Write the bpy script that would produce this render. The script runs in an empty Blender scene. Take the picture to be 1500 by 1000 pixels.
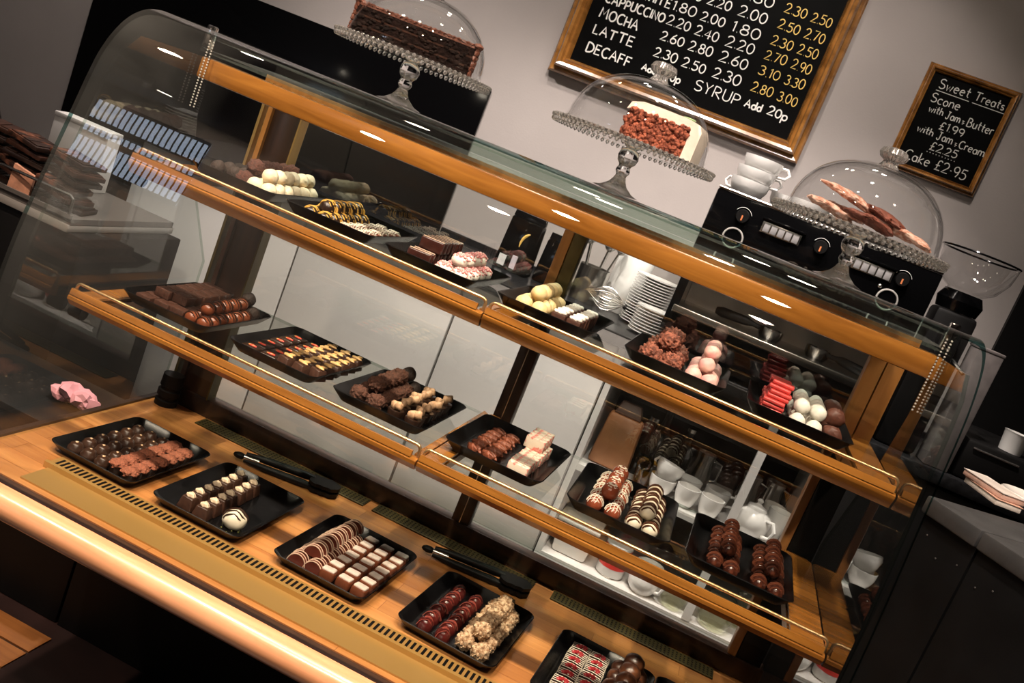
import bpy, bmesh, math, random
from mathutils import Vector, Matrix, noise
PI = math.pi
rnd = random.Random(7)
scene = bpy.context.scene
COL = scene.collection

# ------------------------------------------------------------------ camera, world, lights, exposure
# frame: x along the counter, y away from the customer, z up; the tray rims on the deck are z = 0, the floor z = -0.57
FLOOR = -0.57
CEIL = 2.25
cam_d = bpy.data.cameras.new('camera')
cam_d.sensor_width = 36.0
cam_d.lens = 1422.7 / 1500 * 36
cam_d.clip_start = 0.02
cam = bpy.data.objects.new('camera', cam_d)
COL.objects.link(cam)
R_ = Vector((0.89747289, 0.2480099, 0.36473758)); U_ = Vector((-0.3980593, 0.09925446, 0.91197442)); F_ = Vector((-0.18997685, 0.96365951, -0.18780083))
m4 = Matrix(((R_.x, U_.x, -F_.x, 0.8398), (R_.y, U_.y, -F_.y, -1.2843), (R_.z, U_.z, -F_.z, 0.7687), (0, 0, 0, 1)))
cam.matrix_world = m4
scene.camera = cam

world = bpy.data.worlds.new('world')
scene.world = world
world.use_nodes = True
world.node_tree.nodes['Background'].inputs[0].default_value = (0.5, 0.55, 0.65, 1)
world.node_tree.nodes['Background'].inputs[1].default_value = 0.02

vs = scene.view_settings
vs.view_transform = 'Standard'
vs.look = 'None'
vs.gamma = 1.0
vs.use_curve_mapping = False
vs.exposure = 0.0
scene.cycles.transparent_max_bounces = 40
scene.cycles.max_bounces = 12
scene.cycles.sample_clamp_indirect = 6.0

def spot(name, loc, target, power, color, angle, blend=0.6, radius=0.035):
    d = bpy.data.lights.new(name, 'SPOT')
    d.energy = power; d.color = color; d.spot_size = math.radians(angle); d.spot_blend = blend; d.shadow_soft_size = radius
    o = bpy.data.objects.new(name, d)
    COL.objects.link(o)
    o.location = loc
    o.rotation_euler = (Vector(target) - Vector(loc)).to_track_quat('-Z', 'Y').to_euler()
    return o
WARM = (1.0, 0.775, 0.60)
SOFT = (1.0, 0.885, 0.81)
# (x, y, power, target, cone angle): the downlights in the ceiling, each with its fitting further down; some are added for brightness
DOWN = [(-1.25, -0.55, 80, (-0.55, 0.1, -0.4), 62), (-0.45, -0.55, 140, (-0.25, 0.05, 0), 60), (0.25, -0.55, 140, (0.25, 0.12, 0), 60),
        (0.95, -0.55, 140, (0.85, 0.12, 0), 60), (1.65, -0.55, 50, (1.3, 0.2, 0), 60),
        (-0.1, -1.5, 90, (0.1, 0.3, 0.2), 50), (0.95, -1.5, 90, (0.7, 0.3, 0.2), 50),
        (-1.1, 1.25, 55, (-1.6, 2.0, 0.6), 90), (0.25, 1.15, 46, (0.2, 1.9, 0.6), 85), (0.85, 1.15, 36, (0.8, 1.8, 0.7), 80),
        (-0.35, 0.95, 135, (-0.35, 1.45, -0.1), 75), (0.35, 0.95, 135, (0.35, 1.45, -0.1), 75), (1.0, 0.95, 120, (0.95, 1.45, -0.1), 70),  # rightmost cabinet lamp is added to brighten the shelf unit
        (0.75, 0.15, 60, (0.85, 1.5, 0.75), 42), (-2.6, -3.3, 120, (-2.8, -4.2, 1.2), 110)]  # both lamps added: one brightens the cups, one lights the front wall
for i, (x, y, p, t, a) in enumerate(DOWN):
    spot('downlight_lamp', (x, y, CEIL - 0.03), t, p, WARM if y < 0 else SOFT, a)

# ------------------------------------------------------------------ materials
def nt(name):
    m = bpy.data.materials.new(name)
    m.use_nodes = True
    t = m.node_tree
    return m, t, t.nodes, t.links, t.nodes['Principled BSDF']
def c4(c): return (c[0], c[1], c[2], 1)
def mat(name, col, rough=0.5, metal=0.0, var=0.0, vs_=40.0, bump=0.0, bs=60.0, col2=None, lo=0.4, hi=0.6, coat=0.0, spec=0.5):
    m, t, N, L, P = nt(name)
    P.inputs['Base Color'].default_value = c4(col)
    P.inputs['Roughness'].default_value = rough
    P.inputs['Metallic'].default_value = metal
    P.inputs['Coat Weight'].default_value = coat
    P.inputs['Specular IOR Level'].default_value = spec
    if var or col2 or bump:
        tc = N.new('ShaderNodeTexCoord')
    if var or col2:
        n = N.new('ShaderNodeTexNoise'); n.inputs['Scale'].default_value = vs_; n.inputs['Detail'].default_value = 4
        L.new(tc.outputs['Object'], n.inputs['Vector'])
        r = N.new('ShaderNodeValToRGB')
        if col2:
            r.color_ramp.elements[0].position = lo; r.color_ramp.elements[1].position = hi
            r.color_ramp.elements[0].color = c4(col); r.color_ramp.elements[1].color = c4(col2)
        else:
            r.color_ramp.elements[0].position = 0.3; r.color_ramp.elements[1].position = 0.7
            r.color_ramp.elements[0].color = c4([v * (1 - var) for v in col]); r.color_ramp.elements[1].color = c4([min(1, v * (1 + var)) for v in col])
        L.new(n.outputs['Fac'], r.inputs['Fac']); L.new(r.outputs['Color'], P.inputs['Base Color'])
    if bump:
        b = N.new('ShaderNodeTexNoise'); b.inputs['Scale'].default_value = bs; b.inputs['Detail'].default_value = 5
        L.new(tc.outputs['Object'], b.inputs['Vector'])
        bn = N.new('ShaderNodeBump'); bn.inputs['Strength'].default_value = bump; bn.inputs['Distance'].default_value = 0.004
        L.new(b.outputs['Fac'], bn.inputs['Height']); L.new(bn.outputs['Normal'], P.inputs['Normal'])
    return m
def wood(name, a, b, rough=0.35, staves=False, scale=(3, 40, 40), coat=0.2):
    m, t, N, L, P = nt(name)
    P.inputs['Roughness'].default_value = rough; P.inputs['Coat Weight'].default_value = coat; P.inputs['Coat Roughness'].default_value = 0.2
    tc = N.new('ShaderNodeTexCoord'); mp = N.new('ShaderNodeMapping'); mp.inputs['Scale'].default_value = scale
    L.new(tc.outputs['Object'], mp.inputs['Vector'])
    n = N.new('ShaderNodeTexNoise'); n.inputs['Scale'].default_value = 1.5; n.inputs['Detail'].default_value = 6; n.inputs['Distortion'].default_value = 0.6
    L.new(mp.outputs['Vector'], n.inputs['Vector'])
    r = N.new('ShaderNodeValToRGB'); r.color_ramp.elements[0].position = 0.3; r.color_ramp.elements[1].position = 0.72
    r.color_ramp.elements[0].color = c4(a); r.color_ramp.elements[1].color = c4(b)
    L.new(n.outputs['Fac'], r.inputs['Fac'])
    out = r.outputs['Color']
    if staves:
        br = N.new('ShaderNodeTexBrick'); br.inputs['Scale'].default_value = 1.0
        br.inputs['Color1'].default_value = (1, 1, 1, 1); br.inputs['Color2'].default_value = (0.72, 0.68, 0.64, 1); br.inputs['Mortar'].default_value = (0.5, 0.4, 0.35, 1)
        br.inputs['Mortar Size'].default_value = 0.0006; br.inputs['Brick Width'].default_value = 0.34; br.inputs['Row Height'].default_value = 0.042
        L.new(tc.outputs['Object'], br.inputs['Vector'])
        mx = N.new('ShaderNodeMix'); mx.data_type = 'RGBA'; mx.blend_type = 'MULTIPLY'; mx.inputs['Factor'].default_value = 1.0
        L.new(out, mx.inputs[6]); L.new(br.outputs['Color'], mx.inputs[7]); out = mx.outputs[2]
    L.new(out, P.inputs['Base Color'])
    return m
def pane(name, tint=(0.97, 0.99, 0.98), refl=1.0, rough=0.0, add=0.0, haze=0.0, hx=None):
    # thin clear glass: Fresnel mirror over plain transmission
    m = bpy.data.materials.new(name); m.use_nodes = True
    t = m.node_tree; N, L = t.nodes, t.links
    N.remove(N['Principled BSDF'])
    fr = N.new('ShaderNodeFresnel'); fr.inputs['IOR'].default_value = 1.5
    tr = N.new('ShaderNodeBsdfTransparent'); tr.inputs['Color'].default_value = c4(tint)
    gl = N.new('ShaderNodeBsdfGlossy'); gl.inputs['Roughness'].default_value = rough; gl.inputs['Color'].default_value = (refl, refl, refl, 1)
    mx = N.new('ShaderNodeMixShader')
    geo = N.new('ShaderNodeNewGeometry')
    mth = N.new('ShaderNodeMath'); mth.operation = 'MULTIPLY'
    inv = N.new('ShaderNodeMath'); inv.operation = 'SUBTRACT'; inv.inputs[0].default_value = 1.0
    L.new(geo.outputs['Backfacing'], inv.inputs[1]); L.new(fr.outputs[0], mth.inputs[0]); L.new(inv.outputs[0], mth.inputs[1])
    dbl = N.new('ShaderNodeMath'); dbl.operation = 'MULTIPLY'; dbl.inputs[1].default_value = 1.25; dbl.use_clamp = True
    L.new(mth.outputs[0], dbl.inputs[0])
    ad = N.new('ShaderNodeMath'); ad.operation = 'MULTIPLY_ADD'; ad.inputs[1].default_value = add; ad.use_clamp = True
    L.new(inv.outputs[0], ad.inputs[0]); L.new(dbl.outputs[0], ad.inputs[2])
    L.new(ad.outputs[0], mx.inputs['Fac']); L.new(tr.outputs[0], mx.inputs[1]); L.new(gl.outputs[0], mx.inputs[2])
    out = mx.outputs[0]
    if haze:  # dust on the top pane, painted reflection haze on the curved one
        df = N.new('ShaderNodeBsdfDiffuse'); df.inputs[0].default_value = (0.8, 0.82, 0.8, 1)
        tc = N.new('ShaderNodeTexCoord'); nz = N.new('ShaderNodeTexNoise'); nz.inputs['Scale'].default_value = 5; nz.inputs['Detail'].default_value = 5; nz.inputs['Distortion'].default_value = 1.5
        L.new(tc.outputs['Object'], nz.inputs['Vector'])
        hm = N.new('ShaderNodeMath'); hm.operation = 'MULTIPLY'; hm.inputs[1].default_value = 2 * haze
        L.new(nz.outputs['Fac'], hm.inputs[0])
        if hx is not None:  # painted reflection haze fades out from one end of the sheet
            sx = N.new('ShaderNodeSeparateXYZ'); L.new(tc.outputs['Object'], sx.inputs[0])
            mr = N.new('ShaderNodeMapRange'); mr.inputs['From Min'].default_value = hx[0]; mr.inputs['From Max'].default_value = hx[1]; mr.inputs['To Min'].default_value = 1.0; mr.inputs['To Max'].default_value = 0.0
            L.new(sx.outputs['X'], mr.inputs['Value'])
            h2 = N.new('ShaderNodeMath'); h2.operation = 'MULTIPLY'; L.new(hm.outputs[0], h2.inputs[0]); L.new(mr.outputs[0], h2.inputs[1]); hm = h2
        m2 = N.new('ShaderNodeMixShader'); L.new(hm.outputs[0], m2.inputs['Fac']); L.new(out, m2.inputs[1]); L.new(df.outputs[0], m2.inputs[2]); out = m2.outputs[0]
    L.new(out, N['Material Output'].inputs['Surface'])
    return m
def emis(name, col, s):
    m = bpy.data.materials.new(name); m.use_nodes = True
    N, L = m.node_tree.nodes, m.node_tree.links
    N.remove(N['Principled BSDF'])
    e = N.new('ShaderNodeEmission'); e.inputs[0].default_value = c4(col); e.inputs[1].default_value = s
    L.new(e.outputs[0], N['Material Output'].inputs['Surface'])
    return m
def solid_glass(name, col=(1, 1, 1), ior=1.47):
    m, t, N, L, P = nt(name)
    P.inputs['Base Color'].default_value = c4(col); P.inputs['Roughness'].default_value = 0.0
    P.inputs['Transmission Weight'].default_value = 1.0; P.inputs['IOR'].default_value = ior
    return m

W_DECK = wood('beech_deck', (0.52, 0.20, 0.055), (0.72, 0.33, 0.105), 0.32, staves=True, coat=0.5)
W_RAIL = wood('beech_rail', (0.22, 0.078, 0.011), (0.42, 0.170, 0.030), 0.25, coat=0.8)
W_NOSE = wood('beech_nosing', (0.60, 0.27, 0.13), (0.80, 0.42, 0.23), 0.34, coat=1.0)
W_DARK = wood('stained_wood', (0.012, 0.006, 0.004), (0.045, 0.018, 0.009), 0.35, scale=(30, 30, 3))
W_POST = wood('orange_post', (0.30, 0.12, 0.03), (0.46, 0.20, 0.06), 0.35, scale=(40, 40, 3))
W_FRAME = wood('golden_frame', (0.15, 0.058, 0.010), (0.40, 0.18, 0.042), 0.22, scale=(14, 14, 14), coat=1.0)
W_FLOORL = wood('light_boards', (0.22, 0.075, 0.014), (0.34, 0.125, 0.025), 0.6)
GOLD = mat('gold_metal', (0.62, 0.40, 0.15), 0.35, 0.75)
BRASS = mat('brass_rail', (0.80, 0.52, 0.26), 0.25, 0.85)
STEEL = mat('steel', (0.62, 0.60, 0.57), 0.25, 1.0)
CHROME = mat('chrome', (0.85, 0.84, 0.82), 0.08, 1.0)
BLACK = mat('black_melamine', (0.0035, 0.0035, 0.004), 0.25, var=0.2, spec=0.32)
BLKMAT = mat('black_matt', (0.0035, 0.0032, 0.0032), 0.5, spec=0.22)
BLKGLOSS = mat('black_gloss', (0.0022, 0.0022, 0.0025), 0.08, spec=0.3)
BLKPAINT = mat('black_paint', (0.006, 0.0065, 0.0075), 0.5, bump=0.15, bs=30, var=0.3, vs_=12, spec=0.12)
WALL = mat('grey_wall', (0.36, 0.325, 0.31), 0.85, var=0.05, vs_=3, bump=0.08, bs=150)
CEILM = mat('ceiling_paint', (0.35, 0.33, 0.32), 0.9, var=0.03)
FLOORM = mat('dark_floor', (0.022, 0.009, 0.008), 0.5, var=0.4, vs_=8)
WHITEP = mat('white_cabinet', (0.68, 0.66, 0.645), 0.4, var=0.03, vs_=6)
CERAMIC = mat('white_ceramic', (0.86, 0.845, 0.82), 0.15, coat=0.5)
SLATE = mat('slate_black', (0.0018, 0.0018, 0.0018), 0.5, var=0.3, vs_=20, spec=0.06)
CHALK = mat('chalk_white', (0.80, 0.79, 0.76), 0.8)
CHALKY = mat('chalk_yellow', (0.80, 0.56, 0.16), 0.8)
WORKTOP = mat('dark_worktop', (0.014, 0.014, 0.015), 0.25, spec=0.35, var=0.4, vs_=60)
GLASS = pane('clear_pane')
GLASSE = pane('green_glass_edge', (0.70, 0.78, 0.73), add=0.04)
TEALE = pane('teal_glass_edge', (0.12, 0.26, 0.25), add=0.14)
GLASSC = pane('curved_pane', (0.975, 0.99, 0.985), haze=0.016, hx=(-0.2, 0.02))  # haze paints grey room reflections onto the left end
GLASST = pane('top_pane', (0.95, 0.98, 0.96), haze=0.05)
GLASSB = pane('back_pane', (0.96, 0.965, 0.95), 1.0, add=0.10)
DOMEG = pane('dome_glass', (0.965, 0.965, 0.965), 1.0)
STANDG = solid_glass('stand_glass')
CRYSTAL = mat('pressed_crystal', (0.92, 0.92, 0.92), 0.06)
CRYSTAL.node_tree.nodes['Principled BSDF'].inputs['Transmission Weight'].default_value = 0.90
OLIVE = mat('mesh_metal', (0.075, 0.058, 0.016), 0.45, 0.4)
DARKGAP = mat('dark_gap', (0.012, 0.005, 0.004), 0.4)

# ------------------------------------------------------------------ mesh building
class MB:
    def __init__(self): self.bm = bmesh.new()
    def box(self, x0, x1, y0, y1, z0, z1, bev=0.0, seg=2):
        r = bmesh.ops.create_cube(self.bm, size=1.0)
        vs = r['verts']
        for v in vs:
            v.co = Vector((x0 + (v.co.x + .5) * (x1 - x0), y0 + (v.co.y + .5) * (y1 - y0), z0 + (v.co.z + .5) * (z1 - z0)))
        if bev:
            es = list({e for v in vs for e in v.link_edges})
            bmesh.ops.bevel(self.bm, geom=es, offset=bev, segments=seg, affect='EDGES', profile=0.5)
        return self
    def taper(self, cx, cy, z0, z1, w0, d0, w1, d1, bev=0.0):
        r = bmesh.ops.create_cube(self.bm, size=1.0)
        vs = r['verts']
        for v in vs:
            w, d = (w1, d1) if v.co.z > 0 else (w0, d0)
            v.co = Vector((cx + v.co.x * w, cy + v.co.y * d, z1 if v.co.z > 0 else z0))
        if bev:
            es = list({e for v in vs for e in v.link_edges})
            bmesh.ops.bevel(self.bm, geom=es, offset=bev, segments=2, affect='EDGES', profile=0.5)
        return self
    def lathe(self, prof, c=(0, 0, 0), seg=32, rib=0, ribd=0.0):
        bm = self.bm; rings = []
        for (r, z) in prof:
            if r < 1e-6: rings.append([bm.verts.new((c[0], c[1], c[2] + z))])
            else:
                ring = []
                for k in range(seg):
                    a = 2 * PI * k / seg
                    rr = r + (ribd * math.cos(rib * a) if rib else 0)
                    ring.append(bm.verts.new((c[0] + rr * math.cos(a), c[1] + rr * math.sin(a), c[2] + z)))
                rings.append(ring)
        for A, B in zip(rings, rings[1:]):
            if len(A) == 1 and len(B) == 1: continue
            for k in range(seg):
                k2 = (k + 1) % seg
                if len(A) == 1: bm.faces.new((A[0], B[k2], B[k])) if False else bm.faces.new((A[0], B[k], B[k2]))
                elif len(B) == 1: bm.faces.new((A[k], A[k2], B[0]))
                else: bm.faces.new((A[k], A[k2], B[k2], B[k]))
        return self
    def tube(self, pts, r, seg=8, closed=False, cap=True):
        bm = self.bm; pts = [Vector(p) for p in pts]; n = len(pts); rings = []
        up = None
        for i, p in enumerate(pts):
            if closed: d = (pts[(i + 1) % n] - pts[i - 1])
            else: d = pts[min(i + 1, n - 1)] - pts[max(i - 1, 0)]
            d.normalize()
            if up is None:
                up = Vector((0, 0, 1)) if abs(d.z) < .9 else Vector((1, 0, 0))
            s = d.cross(up).normalized(); up = s.cross(d).normalized()
            rr = r[i] if isinstance(r, (list, tuple)) else r
            rings.append([bm.verts.new(p + (s * math.cos(2 * PI * k / seg) + up * math.sin(2 * PI * k / seg)) * rr) for k in range(seg)])
        m = n if closed else n - 1
        for i in range(m):
            A, B = rings[i], rings[(i + 1) % n]
            for k in range(seg):
                bm.faces.new((A[k], A[(k + 1) % seg], B[(k + 1) % seg], B[k]))
        if cap and not closed:
            bm.faces.new(rings[0][::-1]); bm.faces.new(rings[-1])
        return self
    def blob(self, c, rad, sub=2, amp=0.0, freq=60.0, seed=0.0, flat=None):
        r = bmesh.ops.create_icosphere(self.bm, subdivisions=sub, radius=1.0)
        for v in r['verts']:
            d = v.co.normalized()
            k = 1.0
            if amp:
                q = Vector((d.x * rad[0], d.y * rad[1], d.z * rad[2])) * freq + Vector((seed * 7.3, seed * 3.1, seed))
                k += amp * noise.noise(q) + amp * 0.5 * noise.noise(q * 2.3)
            p = Vector((d.x * rad[0], d.y * rad[1], d.z * rad[2])) * k
            if flat is not None and p.z < flat: p.z = flat
            v.co = p + Vector(c)
        return self
    def prism(self, poly, axis, lo, hi, bev=0.0):
        bm = self.bm
        def P(u, v, w): return {'x': (w, u, v), 'y': (u, w, v), 'z': (u, v, w)}[axis]
        A = [bm.verts.new(P(u, v, lo)) for u, v in poly]; B = [bm.verts.new(P(u, v, hi)) for u, v in poly]
        n = len(poly)
        fs = [bm.faces.new(A[::-1]), bm.faces.new(B)]
        for k in range(n): fs.append(bm.faces.new((A[k], A[(k + 1) % n], B[(k + 1) % n], B[k])))
        return self
    def sheet(self, prof, axis_lo, axis_hi, th, nx=1):
        # profile polyline (y, z) extruded along x with thickness th: faces index 0 broad, edges get material 1
        bm = self.bm; n = len(prof); nor = []
        for i in range(n):
            a = prof[max(i - 1, 0)]; b = prof[min(i + 1, n - 1)]
            d = Vector((b[0] - a[0], b[1] - a[1])).normalized(); nor.append((-d.y, d.x))
        g = []
        for X in (axis_lo, axis_hi):
            o = [bm.verts.new((X, y + nn[0] * th / 2, z + nn[1] * th / 2)) for (y, z), nn in zip(prof, nor)]
            i_ = [bm.verts.new((X, y - nn[0] * th / 2, z - nn[1] * th / 2)) for (y, z), nn in zip(prof, nor)]
            g.append((o, i_))
        (o0, i0), (o1, i1) = g
        for k in range(n - 1):
            bm.faces.new((o0[k], o1[k], o1[k + 1], o0[k + 1])); bm.faces.new((i0[k], i0[k + 1], i1[k + 1], i1[k]))
            for f in (bm.faces.new((o0[k], o0[k + 1], i0[k + 1], i0[k])), bm.faces.new((o1[k], i1[k], i1[k + 1], o1[k + 1]))): f.material_index = 1
        for k in (0, n - 1):
            f = bm.faces.new((o0[k], i0[k], i1[k], o1[k])); f.material_index = 1
        return self
    def pane(self, x0, x1, y0, y1, z0, z1):
        # a flat pane whose four narrow sides show the glass edge material
        n0 = len(self.bm.faces)
        self.box(x0, x1, y0, y1, z0, z1)
        ext = (x1 - x0, y1 - y0, z1 - z0); ax = ext.index(min(ext))
        self.bm.faces.ensure_lookup_table(); self.bm.normal_update()
        for f in list(self.bm.faces)[n0:]:
            if abs(f.normal[ax]) < 0.5: f.material_index = 1
        return self
    def mesh(self, name, mats, angle=38, smooth=True):
        bmesh.ops.recalc_face_normals(self.bm, faces=self.bm.faces)
        me = bpy.data.meshes.new(name)
        self.bm.to_mesh(me); self.bm.free()
        for m in (mats if isinstance(mats, (list, tuple)) else [mats]): me.materials.append(m)
        if smooth:
            me.polygons.foreach_set('use_smooth', [True] * len(me.polygons))
            me.set_sharp_from_angle(angle=math.radians(angle))
        return me

def obj(name, me, parent=None, loc=(0, 0, 0), rot=(0, 0, 0), label=None):
    o = bpy.data.objects.new(name, me)
    COL.objects.link(o)
    o.location = loc; o.rotation_euler = rot
    if parent: o.parent = parent
    if label: o['label'] = label
    return o
def part(name, mb, mats, parent, label=None, angle=38, smooth=True): return obj(name, mb.mesh(name, mats, angle, smooth), parent, label=label)
def tag(o, label, cat, group=None):
    o['label'] = label; o['category'] = cat
    if group: o['group'] = group
    return o
def thing(name, label, cat, loc=(0, 0, 0), rotz=0.0, group=None):
    o = bpy.data.objects.new(name, None); COL.objects.link(o)
    o.empty_display_size = 0.05
    o.location = loc; o.rotation_euler = (0, 0, rotz)
    return tag(o, label, cat, group)
def struct(name, mb, mats, parent=None, smooth=False):
    o = obj(name, mb.mesh(name, mats, smooth=smooth), parent)
    if not parent: o['kind'] = 'structure'
    return o
def dup(root, loc, rotz, label, group=None):
    r = root.copy(); COL.objects.link(r); r.location = loc; r.rotation_euler = (0, 0, rotz); r['label'] = label
    if group: r['group'] = group
    for ch in list(root.children):
        c = ch.copy(); COL.objects.link(c); c.parent = r
        for g in list(ch.children):
            d = g.copy(); COL.objects.link(d); d.parent = c
    return r
def text_part(name, s, m, parent, loc, size, rot=(PI / 2, 0, 0), bold=0.0, width=None, shear=0.0, ext=0.0006, align='LEFT'):
    cu = bpy.data.curves.new(name, 'FONT'); cu.body = s; cu.size = size; cu.offset = bold; cu.shear = shear; cu.extrude = ext; cu.align_x = align
    cu.resolution_u = 3
    to = bpy.data.objects.new(name, cu); COL.objects.link(to)
    bpy.context.view_layer.update()
    me = bpy.data.meshes.new_from_object(to.evaluated_get(bpy.context.evaluated_depsgraph_get()))
    bpy.data.objects.remove(to)
    w = max(v.co.x for v in me.vertices) - min(v.co.x for v in me.vertices)
    sc = (width / w) if width else 1.0
    for v in me.vertices: v.co.x *= sc
    me.materials.clear(); me.materials.append(m)
    return obj(name, me, parent, loc, rot)

# ------------------------------------------------------------------ the room
XL, XR, YF, YB = -4.4, 2.3, -4.3, 2.0
struct('floor', MB().box(XL, XR, YF, YB, FLOOR - 0.05, FLOOR), FLOORM)
struct('ceiling', MB().box(XL, XR, YF, YB, CEIL, CEIL + 0.05), CEILM)
struct('wall_back', MB().box(XL, XR, YB, YB + 0.1, FLOOR, CEIL), WALL)
struct('wall_right', MB().box(XR, XR + 0.1, YF, YB, FLOOR, CEIL), mat('dark_wall', (0.03, 0.028, 0.028), 0.8, var=0.1))
struct('wall_left', MB().box(XL - 0.1, XL, YF, YB, FLOOR, CEIL), WALL)
struct('wall_front', MB().box(XL, XR, YF - 0.1, YF, FLOOR, CEIL), mat('front_wall', (0.34, 0.32, 0.30), 0.8, var=0.1))
# shop window on the customer side: it shows as the blue gridded reflection in the curved glass
WINX0, WINX1, WINZ0, WINZ1 = -3.60, -2.70, 1.56, 1.95
win = MB().box(WINX0, WINX1, YF, YF + 0.01, WINZ0, WINZ1)
wo = struct('window_1', win, emis('daylight_pane', (0.66, 0.78, 1.0), 5.0))
fb = MB()
for k in range(20):
    x = WINX0 + (WINX1 - WINX0) * k / 19
    fb.box(x - 0.005, x + 0.005, YF + 0.01, YF + 0.016, WINZ0, WINZ1)
for z in (WINZ0, 1.74, 1.80, WINZ1): fb.box(WINX0, WINX1, YF + 0.01, YF + 0.03, z - 0.012, z + 0.012)
part('window_frame', fb, BLKMAT, wo)
fl = MB()
for k in range(3): fl.box(-1.6, -0.19, 0.2 + k * 0.075, 0.268 + k * 0.075, FLOOR, FLOOR + 0.004)
o = struct('trim_1', fl, W_FLOORL)

# downlight fittings
dl_ring = MB().lathe([(0.048, -0.012), (0.051, -0.016), (0.068, -0.010), (0.072, 0.0), (0.048, 0.0), (0.048, -0.012)], seg=24).mesh('ring', STEEL)
dl_lens = MB().lathe([(0, -0.008), (0.047, -0.008), (0.047, -0.002), (0, -0.002)], seg=24).mesh('lens', emis('lamp_lens', (1.0, 0.88, 0.7), 60))
for i, (x, y, p, t, a) in enumerate(DOWN):
    where = ['leftmost of the row above the nosing', 'second of the row above the nosing', 'third of the row above the nosing', 'fourth of the row above the nosing', 'rightmost of the row above the nosing', 'left of the pair over the customer side', 'right of the pair over the customer side',
             'leftmost of the three washing the back wall', 'middle of the three washing the back wall', 'rightmost of the three washing the back wall', 'leftmost of the three over the white cabinets', 'middle of the three over the white cabinets', 'added rightmost one over the white cabinets, brightening the shelf unit', 'added one brightening the cups on the coffee machine', 'added one lighting the wall by the shop window'][i]
    d = thing('ceiling_downlight', 'small round ceiling downlight, ' + where, 'ceiling light', (x, y, CEIL), group='ceiling downlights')
    obj('ring', dl_ring, d); obj('lens', dl_lens, d)

# ------------------------------------------------------------------ the display case
DX0, DX1 = -0.207, 1.167
ZD = -0.02
case = thing('display_case', 'glass and beech display case filled with trays of chocolates', 'display case')
part('deck', MB().box(DX0, DX1 + 0.008, 0.0, 0.60, ZD - 0.03, ZD), W_DECK, case)
nose = MB()
NP = [(-0.002, ZD - 0.004)] + [(-0.030 - 0.024 * math.sin(a), ZD - 0.026 + 0.024 * math.cos(a)) for a in [PI * k / 12 for k in range(13)]] + [(-0.002, ZD - 0.05)]
NP[0] = (-0.020, ZD - 0.006)
nose.prism([(-0.018, ZD - 0.003), *NP[1:-1], (-0.018, ZD - 0.05)], 'x', -0.22, 1.176)
part('nosing', nose, W_NOSE, case, 'rounded beech nosing')
part('groove_gasket', MB().box(-0.22, 1.176, -0.019, 0.0005, ZD - 0.04, ZD - 0.002), DARKGAP, case, 'dark groove along the front glass')
part('deck_trim', MB().box(DX0 - 0.012, DX0 - 0.0005, -0.0005, 0.60, ZD - 0.03, ZD + 0.005), DARKGAP, case)
part('base_cabinet', MB().box(-0.22, 1.176, 0.47, 0.62, FLOOR + 0.0005, ZD - 0.052), BLKMAT, case, 'black recessed base')
part('underside', MB().box(-0.22, 1.176, -0.018, 0.62, ZD - 0.05, ZD - 0.042), BLKMAT, case)
# gold lip and slotted air outlet on the deck front
lip = MB().box(-0.088, 1.10, 0.014, 0.077, ZD + 0.0003, ZD + 0.003).prism([(0.0772, ZD + 0.0005), (0.0772, ZD + 0.0115), (0.0835, ZD + 0.0125), (0.0835, ZD + 0.0005)], 'x', -0.098, 1.10)
part('air_lip', lip, mat('pale_gold_metal', (0.50, 0.30, 0.095), 0.28, 0.35), case, 'gold sloping metal air lip')
gr = MB().box(-0.095, 1.10, 0.082, 0.118, ZD + 0.0004, ZD + 0.010)
g_ = part('air_grille', gr, mat('grille_gold', (0.48, 0.27, 0.08), 0.35, 0.35), case)
sl = MB()
k = 0
x = -0.085
while x < 1.09:
    sl.prism([(x, 0.088), (x + 0.0045, 0.088), (x + 0.0045, 0.111), (x, 0.111)], 'z', ZD + 0.0101, ZD + 0.0106)
    x += 0.0095
s_ = part('slot', sl, BLKMAT, g_, 'row of black air slots')
# three perforated strips at the back of the deck
for a, b in ((-0.085, 0.325), (0.345, 0.705), (0.745, 1.085)):
    st = MB().box(a, b, 0.512, 0.556, ZD + 0.0003, ZD + 0.003, 0.001)
    sp = part('mesh_strip', st, OLIVE, case)
    pf = MB()
    for q in range(int((b - a) / 0.008)):
        for w in range(4):
            xx = a + 0.006 + q * 0.008; yy = 0.518 + w * 0.009
            pf.box(xx, xx + 0.0036, yy, yy + 0.0045, ZD + 0.0031, ZD + 0.0034)
    part('perforation', pf, BLKMAT, sp)
# back frame: dark sill, posts, top bar
part('back_sill', MB().box(DX0, DX1 + 0.004, 0.562, 0.60, ZD, 0.020, 0.003).box(DX0, DX1 + 0.004, 0.595, 0.615, ZD - 0.02, 0.012), W_DARK, case, 'dark stained sill')
def back_post(cols, x0s):
    for (a, b, m) in cols:
        part('back_post', MB().box(a, b, 0.565, 0.60, 0.0, 0.71, 0.002), m, case)
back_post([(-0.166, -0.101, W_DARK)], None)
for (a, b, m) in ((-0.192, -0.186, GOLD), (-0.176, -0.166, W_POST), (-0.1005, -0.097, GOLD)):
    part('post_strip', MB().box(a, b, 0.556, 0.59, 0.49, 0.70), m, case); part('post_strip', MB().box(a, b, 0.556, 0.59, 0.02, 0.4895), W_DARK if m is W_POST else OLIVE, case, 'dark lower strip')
part('back_post', MB().box(0.494, 0.532, 0.566, 0.60, 0.015, 0.49, 0.002), W_DARK, case)  # same post painted darker below; its upper faces carry painted light
part('post_strip', MB().box(0.512, 0.514, 0.564, 0.567, 0.02, 0.49), STEEL, case, 'thin pale joint line')
part('back_post', MB().box(0.490, 0.510, 0.566, 0.60, 0.4905, 0.71, 0.002), W_POST, case, 'upper post painted as lit')
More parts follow.
